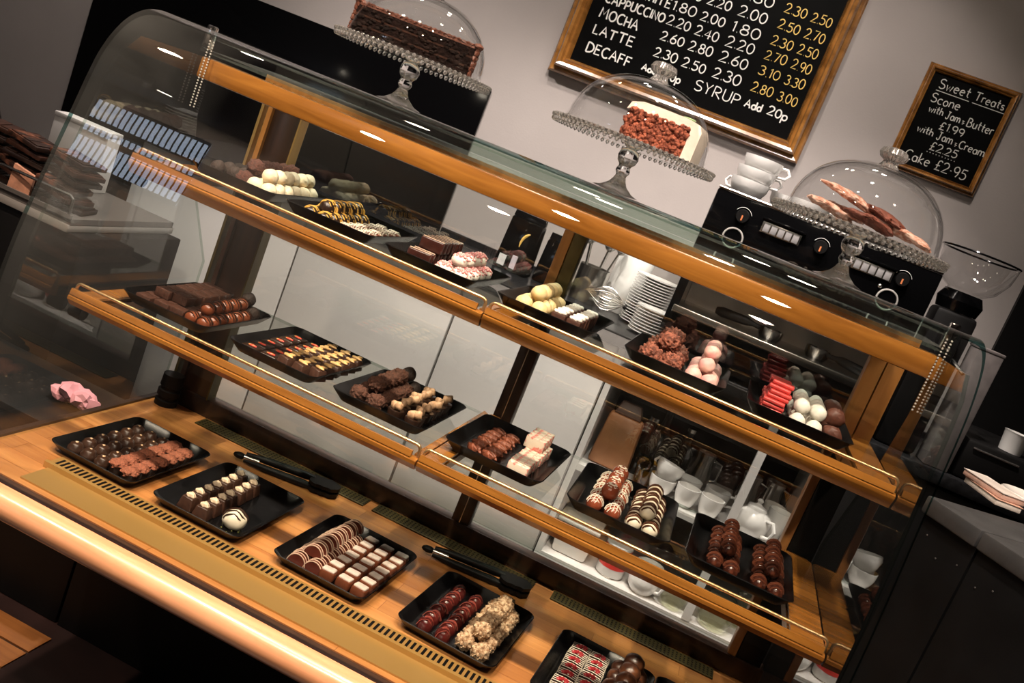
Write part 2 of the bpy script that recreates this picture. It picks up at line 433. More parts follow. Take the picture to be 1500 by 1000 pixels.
part('back_post', MB().box(0.5105, 0.536, 0.570, 0.60, 0.4905, 0.71, 0.002), mat('shaded_post', (0.10, 0.07, 0.02), 0.4, var=0.2), case, 'upper post face painted as shaded')  # olive is the less lit face of the post, put into colour
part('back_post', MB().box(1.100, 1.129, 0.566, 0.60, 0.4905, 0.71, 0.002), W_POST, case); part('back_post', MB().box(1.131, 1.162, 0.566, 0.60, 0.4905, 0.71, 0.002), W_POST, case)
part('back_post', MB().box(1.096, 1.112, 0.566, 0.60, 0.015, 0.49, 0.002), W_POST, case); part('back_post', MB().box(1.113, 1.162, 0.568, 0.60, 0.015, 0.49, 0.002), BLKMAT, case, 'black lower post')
part('back_rail', MB().box(DX0, DX1, 0.562, 0.60, 0.672, 0.715, 0.003), W_POST, case)
part('top_bar', MB().box(-0.207, DX1, 0.326, 0.366, 0.667, 0.706, 0.004), W_RAIL, case, 'orange beech bar under the glass top')
part('hinge_block', MB().lathe([(0.024, 0), (0.024, 0.012), (0.020, 0.014), (0.020, 0.02), (0.024, 0.022), (0.024, 0.034), (0.020, 0.036), (0.020, 0.042), (0.023, 0.044), (0.022, 0.07), (0, 0.07)], (-0.176, 0.535, ZD), 20), BLKMAT, case, 'black ribbed foot of the left post')
# glass
PROF = [(-0.010, ZD - 0.008), (-0.0095, 0.12), (-0.006, 0.25), (0.004, 0.345), (0.020, 0.43), (0.047, 0.55), (0.066, 0.635), (0.079, 0.672), (0.097, 0.702), (0.120, 0.726), (0.150, 0.7425), (0.181, 0.749), (0.215, 0.7505), (0.322, 0.7505)]
def smooth_prof(P, n=4):
    out = []
    for i in range(len(P) - 1):
        p0 = P[max(i - 1, 0)]; p1 = P[i]; p2 = P[i + 1]; p3 = P[min(i + 2, len(P) - 1)]
        for k in range(n):
            t = k / n
            out.append(tuple(0.5 * ((2 * p1[j]) + (-p0[j] + p2[j]) * t + (2 * p0[j] - 5 * p1[j] + 4 * p2[j] - p3[j]) * t * t + (-p0[j] + 3 * p1[j] - 3 * p2[j] + p3[j]) * t ** 3) for j in (0, 1)))
    out.append(P[-1]); return out
SP = smooth_prof(PROF)
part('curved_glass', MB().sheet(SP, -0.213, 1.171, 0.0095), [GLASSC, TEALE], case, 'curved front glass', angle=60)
part('top_glass', MB().pane(-0.212, 1.171, 0.324, 0.63, 0.713, 0.719).pane(-0.212, 1.171, 0.326, 0.63, 0.7395, 0.7475), [GLASST, GLASSE], case, 'thick glass top')
part('top_spacer', MB().box(-0.212, 1.171, 0.60, 0.63, 0.7193, 0.7392), GLASSE, case)
for X in (-0.2065, 1.1605):
    e = MB()
    inner = [(y + 0.024, z) for (y, z) in PROF[:10]] + [(0.15, 0.715), (0.19, 0.722), (0.36, 0.722)]
    inner[0] = (0.02, ZD)
    poly = [p for p in inner if p[1] < 0.70] + [(0.14, 0.705), (0.36, 0.705), (0.36, 0.60), (0.40, 0.50), (0.55, 0.30), (0.55, ZD)]
    bm = e.bm
    A = [bm.verts.new((X, y, z)) for y, z in poly]; B = [bm.verts.new((X + 0.006, y, z)) for y, z in poly]
    bm.faces.new(A[::-1]); bm.faces.new(B)
    for k in range(len(poly)):
        f = bm.faces.new((A[k], A[(k + 1) % len(poly)], B[(k + 1) % len(poly)], B[k])); f.material_index = 1
    part('side_glass', e, [GLASS, GLASSE], case, smooth=False)
for (a, b) in ((DX0 + 0.02, 0.50), (0.50, 1.13)):
    part('sliding_door', MB().pane(a, b, 0.572 if a < 0 else 0.580, 0.577 if a < 0 else 0.585, 0.03, 0.672), [GLASSB, GLASSE], case, 'clear sliding back pane')
for X in (-0.2, 1.158):
    part('glass_clamp', MB().box(X - 0.008, X + 0.008, 0.316, 0.332, 0.72, 0.762, 0.003), CHROME, case)
    ch = MB()
    for s in (-0.004, 0.004):
        for k in range(24): ch.blob((X + s + (0.012 if X < 0 else 0.0), 0.315, 0.735 - k * 0.0052), (0.0018,) * 3, 1)
    part('bead_chain', ch, mat('bead_silver', (0.80, 0.78, 0.74), 0.25, 0.4), case, 'hanging silver bead chain')
# shelves: two levels, each in two halves
def shelf(x0, x1, yf, zs, yb, level, side):
    s = part('shelf', MB().pane(x0 + 0.006, x1 - 0.006, yf + 0.0045, yb, zs - 0.006, zs), [GLASS, GLASSE], case, '%s glass shelf, %s half' % (level, side))
    lo = zs - (0.016 if level == 'lower' else 0.021)
    fr = MB().prism([(yf - 0.004, lo), (yf + 0.004, lo), (yf + 0.004, zs + 0.003), (yf - 0.010, zs + 0.003), (yf - 0.0145, zs + 0.0005), (yf - 0.0145, zs - 0.005)], 'x', x0, x1)
    part('front_rail', fr, W_RAIL, s)
    part('price_strip', MB().prism([(yf - 0.0125, zs + 0.0036), (yf - 0.003, zs + 0.0036), (yf - 0.005, zs + 0.0135), (yf - 0.010, zs + 0.0135)], 'x', x0, x1 - 0.012 if side == 'left' else x1 - 0.004), W_RAIL, s)
    part('rail_shade', MB().box(x0, x1, yf + 0.0045, yf + 0.0265, lo, zs - 0.0065), BLKMAT, s, 'black strip for the shade behind the front rail')  # black strip stands in for the shade of the trays
    zr = zs + 0.0235
    gd = MB()
    pts = [(x0 + 0.003, yf - 0.001, zs)] + [(x0 + 0.003 + 0.008 * (1 - math.cos(a)), yf - 0.001, zr - 0.008 + 0.008 * math.sin(a)) for a in (0, .4, .8, 1.2, PI / 2)]
    pts += [(x1 - 0.003 - 0.008 * (1 - math.cos(a)), yf - 0.001, zr - 0.008 + 0.008 * math.sin(a)) for a in (PI / 2, 1.2, .8, .4, 0)] + [(x1 - 0.003, yf - 0.001, zs)]
    gd.tube(pts, 0.0029, 10)
    part('guard_rail', gd, BRASS, s, 'thin brass guard rail')
    ends = []
    if side == 'left': ends = [(x0, x0 + 0.034), (x1 - 0.012, x1)]
    else: ends = [(x0, x0 + 0.030), (x1 - 0.052, x1)]
    for a, b in ends:
        eb = MB().prism([(a, yf + 0.0105), (b, yf + 0.0105), (b, yb - 0.012), (b - 0.010, yb), (a, yb)], 'z', zs + 0.0004, zs + 0.0045)
        eb.box(a, b, yf + 0.028, yb, zs - 0.022, zs - 0.0065)
        part('end_board', eb, W_RAIL, s)
    return s
ZL, ZU = 0.2545, 0.503
XM = 0.4895
shelf(-0.183, XM, 0.142, ZL, 0.555, 'lower', 'left'); shelf(XM + 0.003, 1.159, 0.142, ZL, 0.555, 'lower', 'right')
shelf(-0.183, XM, 0.193, ZU, 0.568, 'upper', 'left'); shelf(XM + 0.003, 1.159, 0.193, ZU, 0.568, 'upper', 'right')
for zz, yy in ((ZL, 0.16), (ZU, 0.21)):
    part('shelf_clip', MB().tube([(-0.19, yy, zz - 0.03), (-0.165, yy, zz - 0.03)], 0.012, 12), BLKMAT, case)

# ------------------------------------------------------------------ trays
def tray_mesh():
    bm = bmesh.new()
    def ring(w, d, r, z, n=6):
        out = []
        for cx, cy, a0 in ((w / 2 - r, d / 2 - r, 0), (-w / 2 + r, d / 2 - r, PI / 2), (-w / 2 + r, -d / 2 + r, PI), (w / 2 - r, -d / 2 + r, 3 * PI / 2)):
            for k in range(n + 1):
                a = a0 + PI / 2 * k / n
                out.append(bm.verts.new((cx + r * math.cos(a), cy + r * math.sin(a), z)))
        return out
    rings = [ring(.140, .210, .012, .0), ring(.150, .220, .014, .002), ring(.178, .248, .018, .0185), ring(.181, .251, .019, .0205), ring(.178, .248, .018, .0215), ring(.172, .242, .017, .019), ring(.148, .218, .014, .0045), ring(.138, .208, .012, .003)]
    for A, B in zip(rings, rings[1:]):
        n = len(A)
        for k in range(n): bm.faces.new((A[k], A[(k + 1) % n], B[(k + 1) % n], B[k]))
    bm.faces.new(rings[0][::-1]); bm.faces.new(rings[-1])
    mb = MB(); mb.bm.free(); mb.bm = bm
    return mb.mesh('serving_tray', BLACK, 50)
TM = tray_mesh()
ORD = ['first', 'second', 'third', 'fourth', 'fifth', 'sixth']
TR = {}
for lev, zs, spots in (('deck', ZD + 0.0003, [(-0.047, .251, -.028), (.167, .2505, -.010), (.405, .260, -.033), (.645, .257, -.056), (.882, .257, -.045), (1.066, .257, -.03)]),
                       ('lower shelf', ZL + 0.0046, [(-.057, .333, .007), (.165, .339, -.03), (.374, .335, -.009), (.587, .347, -.023), (.8065, .345, .020), (1.017, .341, -.017)]),
                       ('upper shelf', ZU + 0.0046, [(-.065, .425, 0.0), (.137, .425, 0.0), (.343, .417, -.02), (.561, .417, -.003), (.7935, .428, -.005), (1.010, .43, -0.01)])):
    for i, (x, y, a) in enumerate(spots):
        what = {('deck', 0): 'dark truffles', ('deck', 1): 'nut-topped cubes', ('deck', 2): 'striped slices', ('deck', 3): 'cherry domes', ('deck', 4): 'red-speckled bars', ('deck', 5): 'nothing in view',
                ('lower shelf', 0): 'brown squares and milk balls', ('lower shelf', 1): 'almond-topped cubes', ('lower shelf', 2): 'rough cocoa truffles', ('lower shelf', 3): 'pecans and nougat', ('lower shelf', 4): 'red eggs and white balls', ('lower shelf', 5): 'two stacks of dark logs',
                ('upper shelf', 0): 'cream truffles', ('upper shelf', 1): 'yellow-striped chocolates', ('upper shelf', 2): 'pink-sprinkled meringues', ('upper shelf', 3): 'yellow cream balls', ('upper shelf', 4): 'shaggy red truffles', ('upper shelf', 5): 'red slices and white domes'}[(lev, i)]
        o = obj('serving_tray', TM, None, (x, y, zs), (0, 0, a))
        tag(o, 'black rectangular tray holding %s on the %s' % (what, 'wooden deck' if lev == 'deck' else lev) if what != 'nothing in view' else 'black rectangular tray at the right end of the wooden deck', 'tray', 'black serving trays')
        TR[(lev, i)] = (Vector((x, y, zs)), a)

# ------------------------------------------------------------------ chocolates
DARKC = mat('dark_chocolate', (0.022, 0.010, 0.006), 0.30, var=0.3, vs_=120, coat=0.2)
DARKR = mat('dark_cocoa', (0.026, 0.013, 0.009), 0.7, var=0.4, vs_=200, bump=0.6, bs=300)
MILKC = mat('milk_chocolate', (0.110, 0.031, 0.015), 0.32, var=0.2, vs_=80, coat=0.25)
BROWNC = mat('brown_chocolate', (0.065, 0.023, 0.013), 0.45, var=0.3, vs_=160)
BROWNR = mat('brown_rough', (0.085, 0.031, 0.017), 0.8, var=0.5, vs_=260, bump=0.8, bs=320)
REDROUGH = mat('red_brown_flakes', (0.33, 0.105, 0.055), 0.75, var=0.4, vs_=260, bump=0.7, bs=350)
SHAG = mat('shaggy_flakes', (0.12, 0.034, 0.020), 0.7, col2=(0.38, 0.125, 0.075), vs_=180, bump=0.9, bs=260)
CHERRY = mat('cherry_chocolate', (0.085, 0.012, 0.010), 0.14, var=0.4, vs_=70, coat=0.7)
REDEGG = mat('red_milk_egg', (0.28, 0.062, 0.028), 0.22, var=0.25, vs_=70, coat=0.5)
CRISP = mat('crisp_nut_coat', (0.30, 0.16, 0.075), 0.7, col2=(0.72, 0.52, 0.33), vs_=170, bump=0.9, bs=200)
WHITEC = mat('white_chocolate', (0.80, 0.72, 0.56), 0.4, var=0.08, vs_=60)
WHITEM = mat('white_meringue', (0.82, 0.78, 0.70), 0.6, var=0.05, vs_=60)
CREAMG = mat('cream_golden', (0.84, 0.74, 0.54), 0.55, col2=(0.72, 0.42, 0.13), vs_=40, lo=0.55, hi=0.72)
YELLOWC = mat('yellow_cream', (0.85, 0.68, 0.36), 0.5, col2=(0.76, 0.50, 0.20), vs_=45, lo=0.45, hi=0.7)
PINKC = mat('pink_cream', (0.80, 0.40, 0.38), 0.5, col2=(0.84, 0.62, 0.52), vs_=40, lo=0.42, hi=0.65)
PINKCR = mat('pink_crumb', (0.80, 0.24, 0.25), 0.65, col2=(0.88, 0.55, 0.52), vs_=190)
REDC = mat('red_slice', (0.55, 0.055, 0.050), 0.4, var=0.3, vs_=90)
NUT = mat('pale_nut', (0.72, 0.50, 0.30), 0.5, var=0.25, vs_=120)
ALMOND = mat('golden_almond', (0.66, 0.40, 0.16), 0.45, var=0.4, vs_=110)
WALNUT = mat('walnut_petal', (0.55, 0.34, 0.20), 0.5, var=0.3, vs_=160)
PECAN = mat('pecan_red', (0.20, 0.055, 0.026), 0.4, var=0.5, vs_=220, bump=0.5, bs=260)
STRIPEW = mat('white_drizzle', (0.82, 0.74, 0.62), 0.45)
STRIPEC = mat('cream_stripe', (0.66, 0.46, 0.34), 0.45)
STRIPEY = mat('yellow_drizzle', (0.75, 0.42, 0.08), 0.4)
STRIPED = mat('dark_drizzle', (0.030, 0.012, 0.007), 0.3)
STRIPER = mat('red_drizzle', (0.32, 0.07, 0.05), 0.35)
CAPC = mat('pale_cap', (0.66, 0.55, 0.48), 0.35, var=0.2, vs_=80, coat=0.3)
REDBIT = mat('red_berry_bits', (0.34, 0.018, 0.024), 0.4, var=0.4, vs_=150)
NOUGAT = mat('nougat', (0.80, 0.68, 0.55), 0.5, col2=(0.72, 0.24, 0.20), vs_=95, lo=0.52, hi=0.60)
GREEN = mat('green_bits', (0.22, 0.22, 0.06), 0.5)

def arc(rx, rz, y, x0=-1.0, x1=1.0, wob=0.0, n=9, z0=0.0, lift=1.03, skew=0.0):
    # a line over the top of a dome of half-width rx and height rz
    return [(rx * math.sin(PI / 2 * (x0 + (x1 - x0) * k / (n - 1))) * lift, y + wob * math.sin(k * 1.9) + skew * (k / (n - 1) - .5), z0 + rz * math.cos(PI / 2 * (x0 + (x1 - x0) * k / (n - 1))) * lift) for k in range(n)]
def domeprof(r, h, n=8): return [(r * math.cos(PI / 2 * k / n), h * math.sin(PI / 2 * k / n)) for k in range(n)] + [(0, h)]
def dome_stripes(r, h, ys, rad, mat_name, wob=0.0, skew=0.0, z0=0.0, ry=None):
    m = MB(); ry = ry or r
    for y in ys:
        f = math.sqrt(max(0.02, 1 - (y / ry) ** 2))
        m.tube(arc(r * f, h * f, y, -.92, .92, wob, 9, z0, 1.03, skew), rad, 5)
    return m
def crumbs(c, spread, n, size, seed):
    m = MB(); q = random.Random(seed)
    for _ in range(n):
        a = q.uniform(0, 2 * PI); d = math.sqrt(q.random()); s = size * q.uniform(.6, 1.2)
        x, y = c[0] + spread[0] * d * math.cos(a), c[1] + spread[1] * d * math.sin(a)
        z = c[2] + spread[2] * math.sqrt(max(0, 1 - d * d))
        m.blob((x, y, z), (s, s * q.uniform(.6, 1), s * .7), 1, 0.5, 300, q.random() * 50)
    return m
KINDS = {}
SC = dict(milkball=.77, darkball=.86, ruffle=.80, cocoaball=.86, shag=.80, pinkball=.75, whitedome=.72, rough=.78, egg=.80, eggflake=.84, whiteball=.78, log=.80, crisp=.84, cherry=.90, yellowball=.78, bigdark=.86, slice=.82, pinkmer=.78, lattice=.84, brslab=.8)
def kind(key, name, cat, desc, base, kids=(), grp=None):
    if key in SC:
        for m_ in [base] + [q_[1] for q_ in kids]: m_.transform(Matrix.Scale(SC[key], 4))
    KINDS[key] = dict(name=name, cat=cat, desc=desc, base=base, kids=list(kids))
me = lambda mb, m, a=45: mb.mesh('chocolate', m, a)
# dark swirled truffle with a nut tip
b = MB().lathe([(0, 0), (.0128, 0), (.0150, .005), (.0146, .0105), (.0120, .0130), (.0112, .0165), (.0080, .0186), (.0040, .0200), (0, .0205)], seg=16)
kind('swirl', 'swirled_truffle', 'chocolate', 'glossy dark swirl', me(b, mat('swirl_dark', (0.042, 0.019, 0.011), 0.28, var=0.3, vs_=120, coat=0.3)), [('nut_tip', me(MB().blob((.001, -.001, .0205), (.0026, .0030, .0016), 1, .3, 300, 2), NUT))])
b = MB().lathe([(0, 0), (.0125, 0), (.0148, .014), (.0140, .0165), (0, .017)], seg=18)
kind('flaketop', 'flake_topped_chocolate', 'chocolate', 'red flake-topped cup', me(b, DARKC), [('flake_topping', me(MB().blob((0, 0, .0175), (.0155, .0155, .0080), 3, .45, 260, 3), REDROUGH, 80))])
b = MB().taper(0, 0, 0, .0225, .031, .026, .022, .019, .002)
kind('nutcube', 'nut_topped_chocolate', 'chocolate', 'nut-topped dark cube', me(b, mat('cube_dark', (0.048, 0.020, 0.012), 0.4, var=0.3, vs_=140)), [('nut', me(MB().blob((0, .0005, .0250), (.0095, .0066, .0052), 3, .7, 110, 5), mat('hazelnut_pale', (0.78, 0.62, 0.44), 0.5, var=0.2, vs_=120)))])
kind('whitestripe', 'striped_white_truffle', 'chocolate', 'white truffle with dark stripes', me(MB().blob((0, 0, .015), (.021, .021, .0185), 3, .10, 90, 3, -.015), WHITEC), [('drizzle', me(dome_stripes(.0205, .0185, (-.014, -.007, 0, .007, .014), .0012, '', .002, .006, .0155), STRIPED)), ('green_crumb', me(crumbs((0, -.004, -.003), (.021, .021, .006), 26, .0016, 5), GREEN))])
# half round slice standing on edge, pale lines on both rims
hr = [(.021 * math.cos(PI * k / 12), .024 * math.sin(PI * k / 12)) for k in range(13)]
st = MB()
for yy in (-.0046, .0046): st.tube([(x * .99, yy, z + .0004) for x, z in hr], .0012, 5)
kind('slice', 'striped_slice', 'chocolate', 'pale-edged brown slice', me(MB().prism(hr, 'y', -.0052, .0052), mat('slice_brown', (0.115, 0.024, 0.014), 0.35, var=0.2, vs_=80, coat=0.2), 30), [('cream_edge', me(st, STRIPEC))])
kind('capsq', 'cream_capped_praline', 'chocolate', 'cream-capped praline', me(MB().box(-.0140, .0140, -.0110, .0110, 0, .019, .005), mat('praline_brown', (0.150, 0.042, 0.018), 0.3, var=0.2, vs_=80, coat=0.3)), [('cream_cap', me(MB().box(-.0118, .0118, -.0075, .0098, .0165, .0212, .0030), CAPC))])
ch = MB()
for kk in range(5): ch.tube([(p[0], p[1] + .007 * math.sin(kk), p[2]) for p in arc(.0142, .021, -.008 + .004 * kk, -.8, .8, .0015, 8, .0, 1.03, .01)], .0007, 4)
kind('cherry', 'cherry_dome', 'chocolate', 'glossy cherry dome', me(MB().lathe([(0, 0), (.0145, 0), (.0150, .006), (.0135, .014), (.0085, .0195), (0, .0215)], seg=20), CHERRY), [('fine_stripe', me(ch, STRIPER))])
kind('crisp', 'crisp_truffle', 'chocolate', 'nut-crusted truffle', me(MB().blob((0, 0, .0165), (.0185, .0185, .0165), 4, .32, 230, 4), CRISP, 80))
rb = MB()
for q in range(4): rb.tube([(-.0172, -.010 + q * .0064, .010), (-.0165, -.010 + q * .0064, .0185), (.0, -.0105 + q * .0064 + .002, .0195), (.0165, -.010 + q * .0064 + .001, .0185), (.0175, -.010 + q * .0064, .010)], .0007, 4)
kind('redbar', 'red_speckled_bar', 'chocolate', 'white-striped bar with red bits', me(MB().box(-.017, .017, -.012, .012, 0, .018, .003), DARKC), [('white_stripe', me(rb, STRIPEW)), ('red_bits', me(crumbs((0, 0, .0175), (.010, .007, .003), 14, .0046, 9), REDBIT))])
kind('bigdark', 'dark_round_truffle', 'chocolate', 'large dark round truffle', me(MB().blob((0, 0, .019), (.022, .022, .019), 3, .07, 60, 6), mat('dark_reddish_shell', (0.050, 0.018, 0.010), 0.28, col2=(0.16, 0.055, 0.022), vs_=45, coat=0.4)))
kind('square', 'brown_square', 'chocolate', 'brown chocolate square', me(MB().box(-.0155, .0155, -.0125, .0125, 0, .0165, .002), mat('square_top', (0.060, 0.023, 0.014), 0.5, var=0.35, vs_=240, bump=0.3, bs=200)))
kind('milkball', 'milk_ball', 'chocolate', 'dark-striped milk ball', me(MB().blob((0, 0, .0162), (.0172, .0172, .0162), 3), mat('milk_ball_shell', (0.20, 0.052, 0.021), 0.28, var=0.15, vs_=60, coat=0.35)), [('drizzle', me(dome_stripes(.0172, .0165, (-.010, -.003, .0045, .011), .0014, '', .001, .006, .0162), STRIPED))])
kind('darkball', 'dark_cocoa_ball', 'chocolate', 'dark cocoa ball', me(MB().blob((0, 0, .0165), (.017, .017, .0165), 3, .08, 90, 2), DARKR))
kind('redsquare', 'berry_topped_square', 'chocolate', 'flat dark square with red drop', me(MB().box(-.0165, .0165, -.0135, .0135, 0, .010, .003), DARKC), [('red_drop', me(MB().blob((0, -.002, .0105), (.0085, .0034, .0022), 2, .25, 160, 3), mat('red_drop', (0.70, 0.05, 0.04), 0.25, col2=(0.85, 0.45, 0.15), vs_=130)))])
kind('almondcube', 'almond_topped_chocolate', 'chocolate', 'almond-topped cube', me(MB().taper(0, 0, 0, .020, .028, .025, .022, .019, .002), mat('cube_brown', (0.062, 0.027, 0.017), 0.4, var=0.3, vs_=140)), [('almond', me(MB().blob((0, .000, .0225), (.0112, .0052, .0030), 2, .3, 120, 7), ALMOND)), ('almond', me(MB().blob((.002, .006, .0235), (.0050, .0085, .0026), 2, .3, 120, 8), ALMOND))])
kind('rough', 'rough_truffle', 'chocolate', 'rough brown truffle', me(MB().blob((0, 0, .018), (.0205, .0205, .018), 4, .30, 170, 5), BROWNR, 80))
wp = MB()
for q in range(3): wp.blob((-.004 + .005 * q, -.003 + .004 * (q % 2), .024 + .002 * q), (.0085, .0060, .0078), 2, .45, 130, q + 3)
kind('walnutcup', 'walnut_topped_cup', 'chocolate', 'walnut-topped dark cup', me(MB().lathe([(0, 0), (.0115, 0), (.0150, .017), (.0140, .019), (0, .0185)], seg=18), DARKC), [('walnut', me(wp, WALNUT, 80))])
pc = MB()
for s in (-1, 1): pc.blob((s * .0042, 0, .0075), (.0050, .0150, .0070), 3, .3, 190, s + 4)
kind('pecan', 'pecan_half', 'nut', 'glazed pecan half', me(pc, PECAN, 80))
kind('nougat', 'nougat_slice', 'sweet', 'pink and white nougat slice', me(MB().box(-.0185, .0185, -.0070, .0070, 0, .022, .0015), NOUGAT))
eg = dome_stripes(.0175, .019, (-.012, -.006, 0, .006, .012), .0010, '', .0015, .005, .017)
for q in range(3): eg.tube([(p[1] * 1.0, p[0], p[2]) for p in arc(.0175, .019, -.007 + .007 * q, -.8, .8, .001, 9, .017, 1.04, .01)], .0009, 4)
kind('egg', 'drizzled_egg', 'chocolate', 'white-drizzled red egg', me(MB().blob((0, 0, .017), (.0175, .0195, .0175), 3), REDEGG), [('drizzle', me(eg, STRIPEW))])
fl = MB()
for q in range(6): fl.blob((.006 * math.cos(q * PI / 3), .006 * math.sin(q * PI / 3) - .002, .0335), (.0048, .0032, .0016), 1)
for q in range(8): fl.blob((.009 * math.cos(q * 2.4), .010 * math.sin(q * 2.4) - .004, .0305), (.0028, .0018, .0015), 1)
kind('eggflake', 'flaked_egg', 'chocolate', 'plain red egg with white flakes', me(MB().blob((0, 0, .017), (.0180, .0200, .0180), 3), REDEGG), [('white_flake', me(fl, STRIPEW))])
kind('whiteball', 'striped_white_ball', 'chocolate', 'white ball with brown stripes', me(MB().blob((0, 0, .0165), (.0178, .0180, .0168), 3), WHITEC), [('drizzle', me(dome_stripes(.0178, .0168, (-.012, -.004, .005, .013), .0017, '', .0012, .006, .0168), mat('brown_drizzle', (0.075, 0.025, 0.012), 0.3, coat=0.3)))])
kind('log', 'ridged_dark_log', 'chocolate', 'ridged dark brown log', me(MB().blob((0, 0, .0155), (.0165, .0190, .0165), 3, .16, 110, 5), mat('log_shell', (0.040, 0.011, 0.007), 0.22, col2=(0.125, 0.034, 0.017), vs_=60, coat=0.4)), [('ridge', me(dome_stripes(.0165, .0168, (-.012, -.004, .004, .012), .0016, '', .001, .004, .0155), MILKC))])
kind('ruffle', 'cream_truffle', 'chocolate', 'round cream truffle', me(MB().blob((0, 0, .0180), (.0195, .0195, .0180), 3, .10, 120, 5), CREAMG))
kind('cocoaball', 'cocoa_truffle', 'chocolate', 'rough dark red truffle', me(MB().blob((0, 0, .0175), (.0195, .0195, .0175), 3, .28, 170, 4), mat('cocoa_red', (0.085, 0.026, 0.016), 0.8, var=0.5, vs_=220, bump=0.7, bs=300), 80))
yl = dome_stripes(.0165, .019, (-.009, -.003, .003, .009), .0015, '', .002, .004, .001)
kind('yellowstripe', 'yellow_striped_chocolate', 'chocolate', 'yellow-striped dark chocolate', me(MB().lathe([(0, 0), (.0160, 0), (.0165, .006), (.0140, .0145), (.0080, .0190), (0, .020)], seg=20), DARKC), [('drizzle', me(yl, STRIPEY))])
lt = dome_stripes(.0165, .0175, (-.010, -.005, 0, .005, .010), .0011, '', .001, .006, .001)
for q in range(4): lt.tube([(p[1], p[0], p[2]) for p in arc(.0165, .0175, -.009 + .006 * q, -.85, .85, .001, 9, .001, 1.05, .008)], .0011, 4)
kind('lattice', 'latticed_chocolate', 'chocolate', 'white-latticed milk chocolate', me(MB().lathe([(0, 0), (.0160, 0), (.0165, .006), (.0140, .0130), (.0080, .0170), (0, .018)], seg=20), MILKC), [('lattice', me(lt, STRIPEW))])
kind('pinkmer', 'pink_sprinkled_meringue', 'sweet', 'pink-sprinkled white meringue', me(MB().blob((0, 0, .0145), (.0205, .0165, .0150), 3, .08, 110, 5), WHITEM), [('pink_sprinkle', me(crumbs((0, 0, .0130), (.0190, .0150, .0185), 60, .0044, 12), PINKCR, 80))])
kind('brslice', 'brown_cake_slice', 'chocolate', 'glossy brown slice', me(MB().box(-.022, .022, -.0060, .0060, 0, .023, .003), mat('dark_red_slice', (0.040, 0.010, 0.007), 0.3, var=0.4, vs_=90, coat=0.3)), [('pale_line', me(MB().box(-.0205, .0205, -.0012, .0012, .0225, .0240, .0005), STRIPEC))])
kind('yellowball', 'yellow_cream_ball', 'sweet', 'pale yellow cream ball', me(MB().blob((0, 0, .0175), (.0190, .0190, .0175), 3, .10, 100, 8), YELLOWC))
tp = MB()
for q in range(3): tp.blob((-.006 + .006 * q, 0, .0235), (.0062, .0082, .0038), 2, .2, 150, q)
kind('whitetop', 'cream_topped_cube', 'chocolate', 'dark cube with white cream top', me(MB().box(-.0125, .0125, -.0120, .0120, 0, .0215, .0015), BROWNC), [('cream_top', me(tp, mat('bright_cream', (0.88, 0.85, 0.78), 0.5, var=0.04)))])
kind('shag', 'shaggy_truffle', 'chocolate', 'shaggy red-brown truffle', me(MB().blob((0, 0, .020), (.0235, .0235, .0200), 4, .38, 190, 3), SHAG, 80))
kind('pinkball', 'pink_cream_ball', 'sweet', 'pink cream ball', me(MB().blob((0, 0, .0180), (.0195, .0195, .0180), 3, .10, 100, 2), PINKC))
kind('redslice', 'red_slice', 'sweet', 'bright red thin slice', me(MB().box(-.0185, .0185, -.0150, .0150, 0, .0068, .0022), REDC))
kind('whitedome', 'white_dome', 'sweet', 'white cream dome', me(MB().blob((0, 0, .0165), (.0190, .0185, .0180), 3, .10, 100, 4, -.0165), mat('white_cream', (0.84, 0.82, 0.74), 0.55, var=0.05, vs_=50)))
kind('brslab', 'rippled_brown_slice', 'chocolate', 'rippled milk brown slice', me(MB().blob((0, 0, .017), (.0195, .0095, .0175), 3, .22, 180, 6), mat('rippled_milk', (0.100, 0.032, 0.019), 0.5, var=0.25, vs_=150)))

NTH = ['frontmost', 'second from front', 'third from front', 'fourth from front', 'fifth from front', 'sixth from front', 'seventh from front', 'eighth from front', 'ninth from front', 'tenth from front', 'eleventh from front', 'twelfth from front']
TRAYNAME = {('deck', i): '%s deck tray from left' % ORD[i] for i in range(6)}
TRAYNAME.update({('lower shelf', i): '%s lower-shelf tray from left' % ORD[i] for i in range(6)})
TRAYNAME.update({('upper shelf', i): '%s upper-shelf tray from left' % ORD[i] for i in range(6)})
FIRST = {}
def place(key, loc, rz, label, group):
    K = KINDS[key]
    if key not in FIRST:
        o = obj(K['name'], K['base'], None, loc, (0, 0, rz))
        for nm, m in K['kids']: obj(nm, m, o)
        FIRST[key] = o
        return tag(o, label, K['cat'], group)
    o = dup(FIRST[key], loc, rz, label, group)
    return o
def row(tray, key, u, v0, v1, n, rowname, z=0.0, u1=None, rz=0.0, jr=0.12, jx=0.001, zj=0.0):
    c, a = TR[tray]; K = KINDS[key]
    for k in range(n):
        t = k / (n - 1) if n > 1 else 0.0
        uu = u + ((u1 if u1 is not None else u) - u) * t + rnd.uniform(-jx, jx); vv = v0 + (v1 - v0) * t + rnd.uniform(-jx, jx)
        p = c + Vector((uu * math.cos(a) - vv * math.sin(a), uu * math.sin(a) + vv * math.cos(a), 0.0032 + z + rnd.uniform(0, zj)))
        nth = NTH[k] if n > 1 else 'single'
        place(key, p, a + rz + rnd.uniform(-jr, jr), '%s, %s, %s, %s' % (K['desc'], nth, rowname, TRAYNAME[tray]), '%s on the %s' % (K['name'].replace('_', ' ') + 's', TRAYNAME[tray]))
D, Lo, Up = 'deck', 'lower shelf', 'upper shelf'
